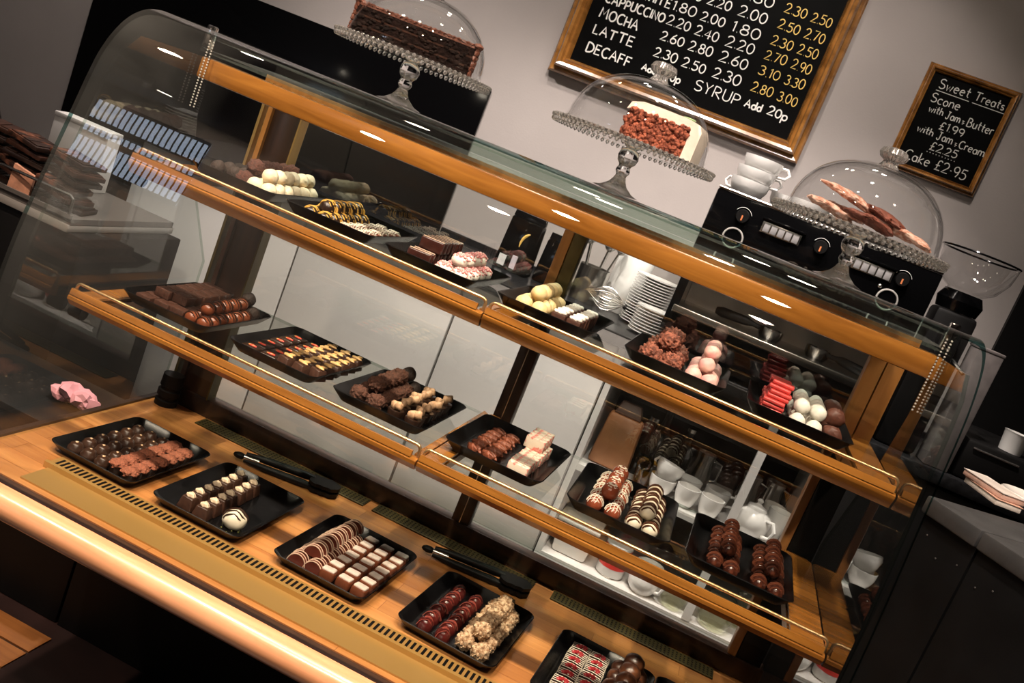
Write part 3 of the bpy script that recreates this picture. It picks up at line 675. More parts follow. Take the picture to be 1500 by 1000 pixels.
# deck
for u, rn in ((-.056, 'left row'), (-.027, 'middle row'), (.002, 'right row')): row((D, 0), 'swirl', u, -.088, .082, 6, rn, jr=1.0)
row((D, 0), 'flaketop', .030, -.082, .078, 7, 'left row'); row((D, 0), 'flaketop', .061, -.088, .072, 7, 'right row')
row((D, 1), 'nutcube', -.038, -.078, .086, 7, 'left row', jr=.08); row((D, 1), 'nutcube', -.004, -.086, .078, 7, 'right row', jr=.08)
row((D, 1), 'whitestripe', .046, -.066, 0, 1, 'loner')
row((D, 2), 'slice', -.054, -.090, .072, 11, 'lower left row', jr=.05, rz=.12)
row((D, 2), 'slice', -.022, -.088, .074, 10, 'lower right row', jr=.05, rz=.12)
row((D, 2), 'slice', -.038, -.070, .090, 9, 'upper row', z=.0170, jr=.05, rz=.12)
for u, rn in ((.006, 'left row'), (.038, 'middle row'), (.069, 'right row')): row((D, 2), 'capsq', u, -.088, .086, 7, rn, jr=.10, jx=.0012)
row((D, 3), 'cherry', -.048, -.082, .080, 6, 'left row', jr=.4); row((D, 3), 'cherry', -.014, -.086, .076, 6, 'right row', jr=.4)
row((D, 3), 'crisp', .024, -.082, .080, 6, 'lower left row', jr=2); row((D, 3), 'crisp', .056, -.088, .074, 6, 'lower right row', jr=2)
row((D, 3), 'crisp', .040, -.064, .068, 5, 'upper row', z=.0215, jr=2)
row((D, 4), 'redbar', -.046, -.088, .078, 7, 'left row', jr=.06); row((D, 4), 'redbar', -.010, -.088, .078, 7, 'right row', jr=.06)
row((D, 4), 'bigdark', .030, -.074, .078, 5, 'lower left row', jr=2); row((D, 4), 'bigdark', .061, -.088, .082, 5, 'lower right row', jr=2)
row((D, 4), 'bigdark', .046, -.046, .070, 4, 'upper row', z=.026, jr=2)
# lower shelf
row((Lo, 0), 'square', -.056, -.090, .082, 7, 'lower left row', jr=.05); row((Lo, 0), 'square', -.024, -.082, .082, 7, 'lower middle row', jr=.05); row((Lo, 0), 'square', .007, -.076, .082, 6, 'lower right row', jr=.05)
row((Lo, 0), 'square', -.040, -.060, .086, 6, 'upper left row', z=.0168, jr=.05); row((Lo, 0), 'square', -.008, -.052, .088, 6, 'upper right row', z=.0168, jr=.05)
row((Lo, 0), 'milkball', .038, -.086, .054, 6, 'left row', jr=.4); row((Lo, 0), 'milkball', .064, -.088, .054, 6, 'right row', jr=.4)
row((Lo, 0), 'milkball', .050, -.064, .056, 5, 'upper row', z=.0195, jr=.4)
row((Lo, 0), 'darkball', .062, .086, 0, 1, 'back corner right'); row((Lo, 0), 'darkball', .030, .086, 0, 1, 'back corner left'); row((Lo, 0), 'darkball', .046, .086, 0, 1, 'back corner top', z=.024)
row((Lo, 1), 'redsquare', -.058, -.084, .082, 6, 'left row', jr=.08); row((Lo, 1), 'redsquare', -.020, -.082, .084, 6, 'right row', jr=.08)
for u, rn in ((.013, 'left row'), (.042, 'middle row')): row((Lo, 1), 'almondcube', u, -.084, .084, 7, rn, jr=.5)
row((Lo, 1), 'almondcube', .069, -.070, .084, 6, 'right row', jr=.5)
row((Lo, 2), 'rough', -.052, -.078, .058, 5, 'left row', jr=2); row((Lo, 2), 'rough', -.018, -.084, .054, 5, 'right row', jr=2); row((Lo, 2), 'rough', -.035, -.058, .046, 4, 'upper row', z=.0225, jr=2)
row((Lo, 2), 'darkball', -.045, .090, 0, 1, 'back corner left'); row((Lo, 2), 'darkball', -.014, .088, 0, 1, 'back corner right'); row((Lo, 2), 'darkball', -.030, .080, 0, 1, 'back corner top', z=.024)
row((Lo, 2), 'walnutcup', .022, -.084, .078, 6, 'left row', jr=1.5); row((Lo, 2), 'walnutcup', .056, -.090, .076, 6, 'right row', jr=1.5)
row((Lo, 3), 'pecan', -.045, -.072, .074, 6, 'left row', jr=.3, rz=1.2); row((Lo, 3), 'pecan', -.016, -.074, .074, 6, 'right row', jr=.3, rz=1.2)
row((Lo, 3), 'nougat', .040, -.088, .074, 9, 'lower row', jr=.05); row((Lo, 3), 'nougat', .034, .020, .082, 4, 'upper row', z=.0222, jr=.08)
row((Lo, 4), 'egg', -.044, -.084, .074, 5, 'left row', jr=.3); row((Lo, 4), 'egg', -.011, -.088, .070, 5, 'right row', jr=.3); row((Lo, 4), 'eggflake', -.028, -.058, .066, 4, 'upper row', z=.0215, jr=.3)
row((Lo, 4), 'whiteball', .026, -.088, .074, 6, 'lower left row', jr=.3); row((Lo, 4), 'whiteball', .055, -.090, .070, 6, 'lower right row', jr=.3); row((Lo, 4), 'whiteball', .041, -.066, .062, 5, 'upper row', z=.020, jr=.3)
row((Lo, 5), 'log', -.042, -.080, .068, 5, 'lower left row', jr=.2); row((Lo, 5), 'log', -.014, -.086, .066, 5, 'second lower row', jr=.2); row((Lo, 5), 'log', -.028, -.056, .070, 4, 'upper left row', z=.0205, jr=.2)
row((Lo, 5), 'log', .034, -.086, .072, 5, 'third lower row', jr=.2); row((Lo, 5), 'log', .062, -.090, .068, 5, 'lower right row', jr=.2); row((Lo, 5), 'log', .048, -.060, .066, 4, 'upper right row', z=.0205, jr=.2)
# upper shelf
row((Up, 0), 'darkball', -.056, -.074, .070, 5, 'left row'); row((Up, 0), 'darkball', -.026, -.066, .070, 5, 'second row')
row((Up, 0), 'cocoaball', .002, -.076, .080, 5, 'lower row', jr=2); row((Up, 0), 'cocoaball', .006, -.056, .086, 5, 'upper row', z=.025, jr=2)
row((Up, 0), 'ruffle', .033, -.088, .080, 6, 'lower left row', jr=2, jx=.002); row((Up, 0), 'ruffle', .062, -.090, .078, 6, 'lower right row', jr=2, jx=.002); row((Up, 0), 'ruffle', .047, -.068, .080, 6, 'upper row', z=.0225, jr=2, jx=.002)
row((Up, 1), 'yellowstripe', -.052, -.078, .080, 6, 'left row', jr=.3); row((Up, 1), 'yellowstripe', -.020, -.084, .080, 6, 'right row', jr=.3); row((Up, 1), 'yellowstripe', -.036, -.050, .074, 5, 'upper row', z=.018, jr=.3)
row((Up, 1), 'lattice', .026, -.086, .074, 6, 'left row', jr=.2); row((Up, 1), 'lattice', .056, -.090, .072, 6, 'right row', jr=.2)
row((Up, 2), 'brslice', -.038, -.070, .078, 8, 'lower row', jr=.06, rz=.1); row((Up, 2), 'brslice', -.034, -.034, .074, 6, 'upper row', z=.0232, jr=.06, rz=.1)
row((Up, 2), 'pinkmer', .018, -.082, .062, 5, 'lower left row', jr=.5); row((Up, 2), 'pinkmer', .050, -.088, .060, 5, 'lower right row', jr=.5); row((Up, 2), 'pinkmer', .034, -.060, .056, 4, 'upper row', z=.0215, jr=.5)
row((Up, 3), 'yellowball', -.046, -.084, .066, 5, 'lower left row', jr=2); row((Up, 3), 'yellowball', -.016, -.090, .064, 5, 'lower right row', jr=2); row((Up, 3), 'yellowball', -.031, -.060, .066, 5, 'upper row', z=.0215, jr=2)
row((Up, 3), 'whitetop', .020, -.086, .070, 6, 'left row', jr=.06); row((Up, 3), 'whitetop', .050, -.090, .066, 6, 'right row', jr=.06)
row((Up, 4), 'shag', -.046, -.076, .060, 4, 'lower left row', jr=2); row((Up, 4), 'shag', -.010, -.080, .060, 4, 'lower right row', jr=2); row((Up, 4), 'shag', -.028, -.050, .040, 3, 'upper row', z=.0275, jr=2)
row((Up, 4), 'pinkball', .032, -.086, .066, 5, 'lower left row', jr=2); row((Up, 4), 'pinkball', .060, -.090, .064, 5, 'lower right row', jr=2); row((Up, 4), 'pinkball', .046, -.066, .056, 4, 'middle row', z=.021, jr=2); row((Up, 4), 'pinkball', .046, -.044, .034, 3, 'topmost row', z=.042, jr=2)
for k_, ly in enumerate(('lowest layer', 'second layer', 'third layer', 'fourth layer', 'fifth layer', 'sixth layer', 'seventh layer', 'top layer')):
    row((Up, 5), 'redslice', -.044, -.068 + .006 * max(0, k_ - 3), .062 - .010 * k_, 4 if k_ < 4 else 3 if k_ < 6 else 2, ly, z=k_ * .0071, jr=.22, jx=.0035)
row((Up, 5), 'whitedome', -.002, -.084, .060, 5, 'lower left row', jr=2); row((Up, 5), 'whitedome', .026, -.086, .058, 5, 'lower right row', jr=2); row((Up, 5), 'whitedome', -.002, -.066, .046, 4, 'upper left row', z=.0225, jr=2); row((Up, 5), 'whitedome', .026, -.068, .044, 4, 'upper right row', z=.0225, jr=2)
row((Up, 5), 'brslab', .056, -.086, .060, 9, 'lower row', jr=.1); row((Up, 5), 'brslab', .054, -.068, .046, 7, 'upper row', z=.0245, jr=.1)

# ------------------------------------------------------------------ tongs on the deck
def tongs(loc, rz, label):
    t = thing('food_tongs', label, 'tongs', loc, rz, 'black tongs on the deck')
    for s, zz in ((-1, 0.007), (1, 0.019)):
        a = MB().tube([(0.005, s * .002, zz), (.05, s * .006, zz), (.13, s * .008, zz), (.150, s * .008, zz)], [.0045, .0075, .0085, .006], 10)
        part('arm', a, BLKMAT, t)
        g = MB()
        pl = [(.142, -.012)] + [(.150 + .008 * k, -.021 - .003 * (k % 2)) for k in range(6)] + [(.203, -.012), (.206, 0), (.203, .012)] + [(.190 - .008 * k, .021 + .003 * (k % 2)) for k in range(6)] + [(.142, .012)]
        g.prism(pl, 'z', zz - .004, zz + .003)
        part('scalloped_head', g, BLKMAT, t)
    part('steel_spring', MB().tube([(.0, 0, .013), (.035, 0, .013)], .0055, 10), STEEL, t)
    part('end_cap', MB().blob((-.006, 0, .013), (.014, .008, .007), 2), BLKMAT, t)
    return t
tongs((.075, .440, ZD + .0012), .26, 'black plastic tongs behind the second deck tray')
tongs((.505, .440, ZD + .0012), .17, 'black plastic tongs behind the fourth deck tray')

# ------------------------------------------------------------------ cake stands, domes and cakes
ZT = 0.7478
PLZ = ZT + 0.093
def stand(x, y, label):
    t = thing('cake_stand', label, 'cake stand', (x, y, ZT), 0, 'glass cake stands on the case')
    pl = MB().lathe([(0, .084), (.030, .084), (.100, .087), (.138, .088), (.146, .0905), (.148, .0935), (.140, .0945), (.100, .0935), (0, .0935)], seg=72)
    part('plate', pl, CRYSTAL, t)
    sk = MB()
    for k in range(84):
        a = 2 * PI * k / 84
        sk.blob((.1455 * math.cos(a), .1455 * math.sin(a), .0915), (.0042, .0042, .0042), 1)
        a += PI / 84
        sk.blob((.1440 * math.cos(a), .1440 * math.sin(a), .0850), (.0040, .0040, .0046), 1)
    part('beaded_skirt', sk, CRYSTAL, t)
    part('ball_stem', MB().lathe([(0, .085), (.010, .084), (.0165, .078), (.0185, .069), (.0165, .060), (.011, .054), (.0105, .051), (.0125, .047), (.0125, .042), (.0095, .037), (.009, .034), (0, .034)], seg=32), STANDG, t)
    part('foot', MB().lathe([(0, .0335), (.009, .034), (.011, .028), (.016, .020), (.028, .011), (.045, .006), (.062, .004), (.066, .002), (.064, .0003), (0, .0003)], seg=48, rib=16, ribd=.0008), CRYSTAL, t)
    return t
def dome(x, y, label, r=.125, h=.108):
    t = thing('cake_dome', label, 'glass dome', (x, y, PLZ + .0020), 0, 'glass domes on the cake stands')
    pr = [(r + .001, 0), (r + .002, .004)] + [(r * math.cos(PI / 2 * (k / 16) ** 1.0) ** 0.8, .004 + (h - .004) * math.sin(PI / 2 * k / 16)) for k in range(1, 16)] + [(.004, h), (0, h)]
    inn = [(max(0, q[0] - .003), q[1] - (.003 if i > 8 else 0)) for i, q in enumerate(pr)][::-1]
    part('shell', MB().lathe(pr + inn[:-1] + [(r - .002, 0), pr[0]], seg=64), DOMEG, t, angle=70)
    part('knob', MB().lathe([(0, h - .0005), (.016, h), (.012, h + .006), (.011, h + .010), (.019, h + .014), (.0225, h + .021), (.019, h + .029), (.008, h + .0325), (0, h + .0325)], seg=40, rib=10, ribd=.0014), CRYSTAL, t)
    return t
S = [(.150, .40), (.577, .40), (.9755, .40)]
stand(*S[0], 'leftmost glass cake stand holding half a chocolate cake'); stand(*S[1], 'glass cake stand holding the iced carrot cake piece'); stand(*S[2], 'glass cake stand holding powdered biscuits')
dome(*S[0], 'clear glass dome over the chocolate cake'); dome(*S[1], 'clear glass dome over the iced carrot cake'); dome(*S[2], 'clear glass dome over the powdered biscuits')
PZ = PLZ + .0017
# half chocolate cake, cut face to the front-right
ck = thing('chocolate_cake', 'half chocolate layer cake with dark cut face under a dome', 'cake', (S[0][0], S[0][1] + .005, PZ), .10)
SPONGE = mat('dark_sponge', (0.009, 0.004, 0.003), 0.9, spec=0.15, var=0.5, vs_=120, bump=0.9, bs=160)
FROST = mat('brown_frosting', (0.115, 0.038, 0.021), 0.5, var=0.35, vs_=140, bump=0.7, bs=140)
CREAMY = mat('brown_filling', (0.035, 0.014, 0.008), 0.35, var=0.3, vs_=90, bump=0.4)
hp = lambda r, y0: [(r * math.cos(PI * k / 28), y0 + r * .80 * math.sin(PI * k / 28)) for k in range(29)]
z = 0
for q, h_ in enumerate((.017, .017, .017)):
    part('sponge_layer', MB().prism(hp(.113, -.055), 'z', z, z + .014), SPONGE, ck); z += .014
    if q < 2: part('filling', MB().prism(hp(.1135, -.0555), 'z', z, z + .003), CREAMY, ck); z += .003
fr = MB().prism(hp(.118, -.055), 'z', z + .0003, z + .006)
for k in range(34):
    a = PI * k / 33
    fr.blob((.113 * math.cos(a), -.053 + .112 * .8 * math.sin(a), z + .006), (.008, .008, .005), 2, .4, 120, k)
for k in range(26): fr.blob((-.113 + .226 * k / 25, -.053, z + .0055), (.006, .004, .003), 1, .4, 120, k)
part('frosting', fr, FROST, ck, 'brown frosting on top')
sd = MB()
for k in range(64):
    a = PI * k / 63
    for zz in (.005, .014, .023, .032, .041, .048): sd.blob((.1145 * math.cos(a + .02 * (k % 2)), -.053 + .114 * .8 * math.sin(a), zz), (.0045, .0045, .0065), 1, .6, 140, k + zz * 90)
part('side_frosting', sd, FROST, ck)
cf = MB()
qq = random.Random(3)
for k in range(110):
    zz = qq.choice((.0025, .0075, .0125, .0155, .020, .025, .030, .0335, .038, .044)); sz = qq.uniform(.002, .0042)
    cf.blob((qq.uniform(-.108, .108), -.0555, zz), (sz * 1.5, .0022, sz), 1, .6, 200, k)
part('cut_crumb', cf, mat('cut_crumb_dark', (0.013, 0.006, 0.004), 0.85, col2=(0.006, 0.003, 0.002), vs_=60, spec=0.2), ck, 'rough moist cut face')

# carrot cake piece
kk = thing('carrot_cake', 'piece of red-brown carrot cake with white icing under a dome', 'cake', (S[1][0] + .040, S[1][1] - .01, PZ), -.10)
CRUMB = mat('carrot_crumb', (0.16, 0.036, 0.018), 0.8, col2=(0.40, 0.115, 0.060), vs_=150, bump=1.0, bs=200)
cm = MB()
q = random.Random(4)
cm.box(-.058, .050, -.034, .040, 0, .050)
for k in range(420):
    s = q.uniform(.0028, .0062)
    f = q.choice('FFFL')
    if f == 'F': p = (q.uniform(-.056, .048), -.034 + q.uniform(-.002, .001), q.uniform(.003, .050))
    else: p = (-.058 + q.uniform(-.001, .001), q.uniform(-.034, .04), q.uniform(.003, .048))
    cm.blob(p, (s, s, s), 1, .6, 250, k)
part('crumb', cm, CRUMB, kk, angle=80)
ic = MB()
prof_ = [(-.064, .047), (-.060, .060), (-.04, .066), (0, .066), (.04, .065), (.062, .061), (.069, .050), (.069, .0), (.0505, .0), (.0505, .050), (-.058, .0502)]
ic.prism(prof_, 'y', -.036, .044)
part('icing', ic, mat('white_icing', (0.82, 0.76, 0.68), 0.45, var=0.06, vs_=60, bump=0.3, bs=70), kk, 'white icing over top and right side')
part('icing_decoration', MB().blob((.035, -.005, .0675), (.012, .010, .0022), 2), mat('green_fondant', (0.35, 0.55, 0.28), 0.5), kk, 'small green decoration')
# biscuits
POWD = mat('powdered_biscuit', (0.46, 0.20, 0.13), 0.75, col2=(0.78, 0.56, 0.47), vs_=120, bump=0.5, bs=200)
CHOCB = mat('biscuit_chocolate', (0.18, 0.055, 0.035), 0.6, var=0.4, vs_=120, bump=0.9, bs=150)
def biscuit(dx, dy, dz, rx, ry, rz, ln, wd, m, label, bend=.004):
    b = MB()
    b.blob((0, 0, 0), (ln, wd, .0072), 4, .34, 70, rnd.random() * 30)
    for v in b.bm.verts: v.co.z += bend * (1 - (v.co.x / ln) ** 2)
    o = obj('powdered_biscuit', b.mesh('powdered_biscuit', m, 80), None, (S[2][0] + dx, S[2][1] + dy, PZ + dz), (rx, ry, rz))
    tag(o, label, 'biscuit', 'biscuits under the right dome')
PB = [(-.062, -.028, .013, .0, .16, .25, .042, .027, POWD, 'pink powdered biscuit at the left end under right dome'), (-.045, .030, .018, .15, .10, -.2, .044, .028, POWD, 'pink powdered biscuit at the back left under right dome'),
      (-.035, -.002, .041, .1, .24, .1, .048, .030, POWD, 'pink powdered biscuit lying highest under right dome'), (.004, -.052, .014, -.1, .14, .05, .040, .026, CHOCB, 'dark brown biscuit at the front under right dome'),
      (.028, -.010, .030, .1, .26, -.1, .044, .026, CHOCB, 'dark brown crumbly biscuit in the middle under right dome'), (.046, .040, .020, .1, .12, .15, .044, .028, POWD, 'tilted pale biscuit at the back right under right dome'),
      (.074, -.016, .014, .0, .16, -.35, .038, .026, POWD, 'pale biscuit lying lowest at right under right dome')]
for a in PB: biscuit(*a)

# ------------------------------------------------------------------ the back counter: cabinets, shelf unit, worktop
YC = 1.45
ZW = 0.385
wt = MB().box(-1.06, 2.28, YC - 0.02, 1.983, ZW - 0.035, ZW, .003).box(-0.19, 1.60, 1.9835, 1.999, ZW - .03, ZW + .02)
tag(obj('worktop', wt.mesh('worktop', WORKTOP)), 'long dark worktop running along the back wall', 'worktop')
for i, (a, b, lb) in enumerate(((-1.04, -.432, 'white cabinet under the worktop behind the left case post'), (-.428, .104, 'white cabinet under the worktop, left of the visible door seam'), (.110, .592, 'white cabinet under the worktop next to the open shelf unit'))):
    t = thing('cabinet', lb, 'cabinet', group='white cabinets under the worktop')
    part('body', MB().box(a, b, YC + .022, 1.96, FLOOR + .08, ZW - .036), WHITEP, t)
    part('door', MB().box(a + .001, b - .001, YC, YC + .018, FLOOR + .085, ZW - .040, .002), WHITEP, t)
    part('plinth', MB().box(a, b, YC + .05, 1.96, FLOOR + .0005, FLOOR + .079), BLKMAT, t)
un = thing('shelf_unit', 'open white shelf unit holding cups, jars and tubs', 'shelf unit')
UX0, UX1 = .598, 1.262
part('side_panel', MB().box(UX0, UX0 + .018, YC, 1.95, -.336, ZW - .036), WHITEP, un)
part('side_panel', MB().box(UX1 - .018, UX1, YC, 1.95, -.336, ZW - .036), WHITEP, un)
part('bottom_board', MB().box(UX0 + .0185, UX1 - .0185, YC, 1.95, -.336, -.305), WHITEP, un)
part('middle_board', MB().box(UX0 + .0185, UX1 - .0185, YC, 1.95, -.034, -.014), WHITEP, un)
part('divider', MB().box(1.062, 1.086, YC - .001, YC + .02, -.3048, ZW - .036), WHITEP, un)
part('back_panel', MB().box(UX0 + .0185, UX1 - .0185, 1.935, 1.949, -.3048, ZW - .036), mat('dark_unit_back', (0.03, 0.022, 0.018), 0.7, var=0.3), un)
part('lower_box', MB().box(UX0, UX1, YC + .02, 1.95, FLOOR + .0005, -.3365), BLKMAT, un)
bc = thing('black_cabinet', 'black cabinet under the right end of the worktop', 'cabinet')
part('body', MB().box(1.266, 2.27, YC + .02, 1.96, FLOOR + .0005, ZW - .036), BLKMAT, bc); part('door', MB().box(1.268, 1.76, YC, YC + .019, FLOOR + .05, ZW - .04, .002), BLKMAT, bc); part('door', MB().box(1.764, 2.268, YC, YC + .019, FLOOR + .05, ZW - .04, .002), BLKMAT, bc)

# things in the shelf unit
def tpart(name, mb, m, label, cat, loc=(0, 0, 0), rot=(0, 0, 0), group=None, angle=38):
    o = obj(name, mb.mesh(name, m, angle), None, loc, rot)
    return tag(o, label, cat, group)
def cup_bm(r, h, th=.003, foot=.55):
    return MB().lathe([(0, .003), (r * foot - th, .003), (r * foot, 0), (r * foot + .001, .002), (r * .80, h * .25), (r * .96, h * .62), (r, h), (r - th, h), (r * .96 - th, h * .62), (r * .78 - th, h * .28), (r * foot - th, .007), (0, .007)], seg=28)
def handle(r, h, sx=1):
    return MB().tube([(sx * (r * .93), 0, h * .85), (sx * (r + .014), 0, h * .88), (sx * (r + .024), 0, h * .62), (sx * (r + .016), 0, h * .36), (sx * (r * .80), 0, h * .30)], .0042, 8)
def cup(x, y, z, label, r=.045, h=.055, rz=0.0, tilt=0.0, group='white cups', nm='white_cup'):
    t = thing(nm, label, 'cup', (x, y, z), rz, group)
    t.rotation_euler = (tilt, 0, rz)
    part('bowl', cup_bm(r, h), CERAMIC, t); part('handle', handle(r, h), CERAMIC, t)
    return t
ZM, ZB = -.0137, -.3047
pk = thing('brown_packet', 'plump orange-brown paper packet at the left of the middle board', 'packet', (.69, 1.56, ZM))
pb = MB().taper(0, 0, 0, .165, .125, .075, .105, .05, .012)
part('bag', pb, mat('brown_paper', (0.34, 0.15, 0.06), 0.45, var=0.2, vs_=12, bump=0.5, bs=18), pk)
part('folded_top', MB().taper(0, 0, .164, .205, .085, .04, .06, .012, .004), mat('packet_top', (0.06, 0.03, 0.02), 0.5), pk, 'dark twisted top')
tu = thing('glass_tumbler', 'amber-tinted glass tumbler beside the brown packet', 'glass', (.800, 1.53, ZM))
part('bowl', MB().lathe([(0, 0), (.024, 0), (.031, .075), (.029, .075), (.022, .005), (0, .005)], seg=20), pane('amber_glass', (.80, .66, .34)), tu)
cup(.858, 1.52, ZM, 'white cup at the bottom of the pair beside the tumbler', .040, .052, .6); cup(.858, 1.523, ZM + .046, 'white cup tilted on the cup beside the tumbler', .042, .05, 2.4, .22)
cup(.935, 1.50, ZM, 'white cup left of the plainer pair on the middle board', .036, .062, 2.0); cup(1.008, 1.50, ZM, 'white cup just left of the shelf divider', .036, .062, 2.2)
cup(.93, 1.60, ZM, 'white cup in the second line behind the tumbler cups', .04, .06, 1.0); cup(1.02, 1.62, ZM, 'white cup in the second line near the divider', .04, .06, .2)
tp_ = thing('teapot', 'round white teapot with lid right of the divider', 'teapot', (1.132, 1.52, ZM), -.75)
part('body', MB().lathe([(0, 0), (.034, 0), (.050, .020), (.056, .044), (.048, .068), (.030, .080), (0, .082)], seg=28), CERAMIC, tp_)
part('lid', MB().lathe([(.031, .080), (.028, .088), (.010, .094), (.006, .098), (.010, .106), (.006, .111), (0, .112)], seg=20), CERAMIC, tp_)
part('handle', MB().tube([(.048, 0, .065), (.072, 0, .070), (.086, 0, .050), (.078, 0, .025), (.050, 0, .018)], .0055, 8), CERAMIC, tp_)
part('spout', MB().tube([(-.048, 0, .035), (-.070, 0, .050), (-.082, 0, .078)], [.012, .009, .007], 10), CERAMIC, tp_)
cup(1.204, 1.585, ZM, 'white mug right of the teapot', .036, .088, 1.57, nm='white_mug'); cup(1.195, 1.70, ZM, 'white cup behind the mug beside the teapot', .034, .07, 1.57)
for x, y, h, lb in ((.765, 1.62, .17, 'dark bottle beside the brown packet'), (.80, 1.72, .20, 'dark bottle behind the amber tumbler'), (.88, 1.74, .16, 'dark bottle behind the stacked cups')):
    t = thing('dark_bottle', lb, 'bottle', (x, y, ZM), 0, 'dark bottles in the shelf unit')
    part('body', MB().lathe([(0, 0), (.030, 0), (.032, .01), (.032, h * .6), (.014, h * .78), (.012, h), (0, h)], seg=20), mat('dark_bottle_glass', (0.012, 0.010, 0.008), 0.12), t); part('cap', MB().lathe([(.014, h + .0003), (.015, h + .012), (0, h + .013), ], seg=16), STEEL, t)
t = thing('glass_stopper', 'round faceted glass stopper hanging beside the dark bottle', 'stopper', (.790, 1.50, ZM)); part('ball', MB().blob((0, 0, .068), (.021, .021, .021), 2), STANDG, t, smooth=False); part('stem', MB().tube([(0, 0, .0), (0, 0, .05)], [.012, .005], 12), STANDG, t)
for k, (x, y) in enumerate(((1.11, 1.80), (1.185, 1.84), (.955, 1.82))):
    t = thing('steel_jug', 'small steel jug deep in the shelf unit, %s' % ('behind the teapot', 'behind the mug', 'behind the middle cups')[k], 'jug', (x, y, ZM), 0, 'steel jugs in the shelf unit')
    part('body', MB().lathe([(0, 0), (.036, 0), (.038, .03), (.030, .08), (.034, .105), (.031, .105), (.028, .08), (0, .01)], seg=24), STEEL, t); part('handle', MB().tube([(.030, 0, .09), (.055, 0, .085), (.055, 0, .03), (.036, 0, .02)], .004, 8), STEEL, t)
tb = thing('storage_tub', 'white square plastic tub on the bottom board', 'tub', (.690, 1.54, ZB))
part('box', MB().taper(0, 0, 0, .10, .105, .09, .125, .11, .008), mat('tub_plastic', (.70, .68, .64), .35), tb); part('lid', MB().box(-.068, .068, -.060, .060, .1003, .112, .004), mat('tub_lid', (.72, .70, .66), .35), tb)
tn = thing('red_tin', 'white and red drinks tin beside the plastic tub', 'tin', (.822, 1.52, ZB))
part('can', MB().lathe([(0, 0), (.040, 0), (.042, .003), (.042, .098), (.040, .102), (0, .101)], seg=32), mat('tin_white', (.72, .70, .68), .3), tn)
part('red_band', MB().lathe([(.0424, .030), (.0424, .046), (.0424, .062)], seg=32), mat('tin_red', (.62, .05, .04), .3), tn, 'red band'); part('red_band', MB().lathe([(.0424, .080), (.0424, .096)], seg=32), mat('tin_red2', (.62, .05, .04), .3), tn); part('rim', MB().tube([(.0415 * math.cos(2 * PI * k / 32), .0415 * math.sin(2 * PI * k / 32), .002) for k in range(32)], .0022, 6, True), STEEL, tn)
jg = thing('milk_jug', 'white ceramic milk jug beside the red tin', 'jug', (.925, 1.50, ZB), -.5)
part('body', MB().lathe([(0, 0), (.030, 0), (.044, .018), (.048, .040), (.040, .068), (.036, .080), (.041, .092), (.038, .092), (.033, .080), (.040, .05), (0, .006)], seg=28), CERAMIC, jg); part('handle', MB().tube([(.038, 0, .080), (.062, 0, .080), (.070, 0, .055), (.060, 0, .028), (.042, 0, .022)], .005, 8), CERAMIC, jg)
for x, y, r, h, nm, lb in ((1.022, 1.50, .040, .085, 'glass_bowl', 'clear glass bowl just left of the shelf divider'), (1.150, 1.50, .052, .095, 'glass_jar', 'squat clear glass jar right of the divider'), (1.214, 1.58, .028, .10, 'glass_jar', 'narrow clear glass jar at the right end of the bottom board')):
    t = thing(nm, lb, 'jar' if 'jar' in nm else 'bowl', (x, y, ZB))
    part('bowl', MB().lathe([(0, 0), (r * .75, 0), (r, h * .25), (r, h * .7), (r * .8, h * .9), (r * .84, h), (r * .80, h), (r * .75, h * .9), (r * .94, h * .68), (r * .94, h * .28), (r * .7, .006), (0, .006)], seg=28), pane('jar_glass_' + nm, (.95, .955, .90)), t)
    part('rim', MB().tube([(r * .82 * math.cos(2 * PI * k / 24), r * .82 * math.sin(2 * PI * k / 24), h) for k in range(24)], .0025, 6, True), GLASSE, t)

# things on the worktop
ZC = ZW + .0004
pm = MB().lathe([(0, 0), (.042, 0), (.045, .002), (.073, .0075), (.0775, .0085), (.0775, .0105), (.072, .0105), (.044, .005), (0, .005)], seg=36).mesh('side_plate', CERAMIC)
for k in range(18): tag(obj('side_plate', pm, None, (.606, 1.76, ZC + k * .0088)), 'white side plate in the taller stack, %s from the top' % (['topmost', 'second', 'third', 'fourth', 'fifth', 'sixth', 'seventh', 'eighth', 'ninth', 'tenth', 'eleventh', 'twelfth', 'thirteenth', 'fourteenth', 'fifteenth', 'sixteenth', 'seventeenth', 'lowest'][17 - k]), 'plate', 'side plates in the taller stack')
sm_ = MB().lathe([(0, 0), (.030, 0), (.032, .002), (.056, .008), (.060, .009), (.060, .011), (.055, .011), (.031, .005), (0, .005)], seg=36).mesh('saucer', CERAMIC)
for k in range(9): tag(obj('saucer', sm_, None, (.640, 1.605, ZC + k * .0092)), 'white saucer in the shorter stack, %s from the top' % ['topmost', 'second', 'third', 'fourth', 'fifth', 'sixth', 'seventh', 'eighth', 'lowest'][8 - k], 'saucer', 'saucers in the shorter stack')
t = thing('paper_roll', 'white paper roll standing behind the tall plate stack', 'paper roll', (.50, 1.88, ZC)); part('roll', MB().lathe([(.018, 0), (.058, 0), (.060, .003), (.060, .205), (.058, .208), (.018, .208), (.018, 0)], seg=32), mat('roll_paper', (.80, .79, .77), .8), t)
t = thing('utensil_pot', 'steel pot of whisks and ladles left of the plates', 'utensil pot', (.395, 1.80, ZC))
part('pot', MB().lathe([(0, 0), (.050, 0), (.052, .115), (.049, .115), (.047, .004), (0, .004)], seg=28), STEEL, t)
for k in range(5):
    a = k * 1.3; part('utensil', MB().tube([(.02 * math.cos(a), .02 * math.sin(a), .01), (.055 * math.cos(a), .055 * math.sin(a), .19)], .004, 8).blob((.060 * math.cos(a), .060 * math.sin(a), .205), (.022, .022, .028), 2), STEEL, t)
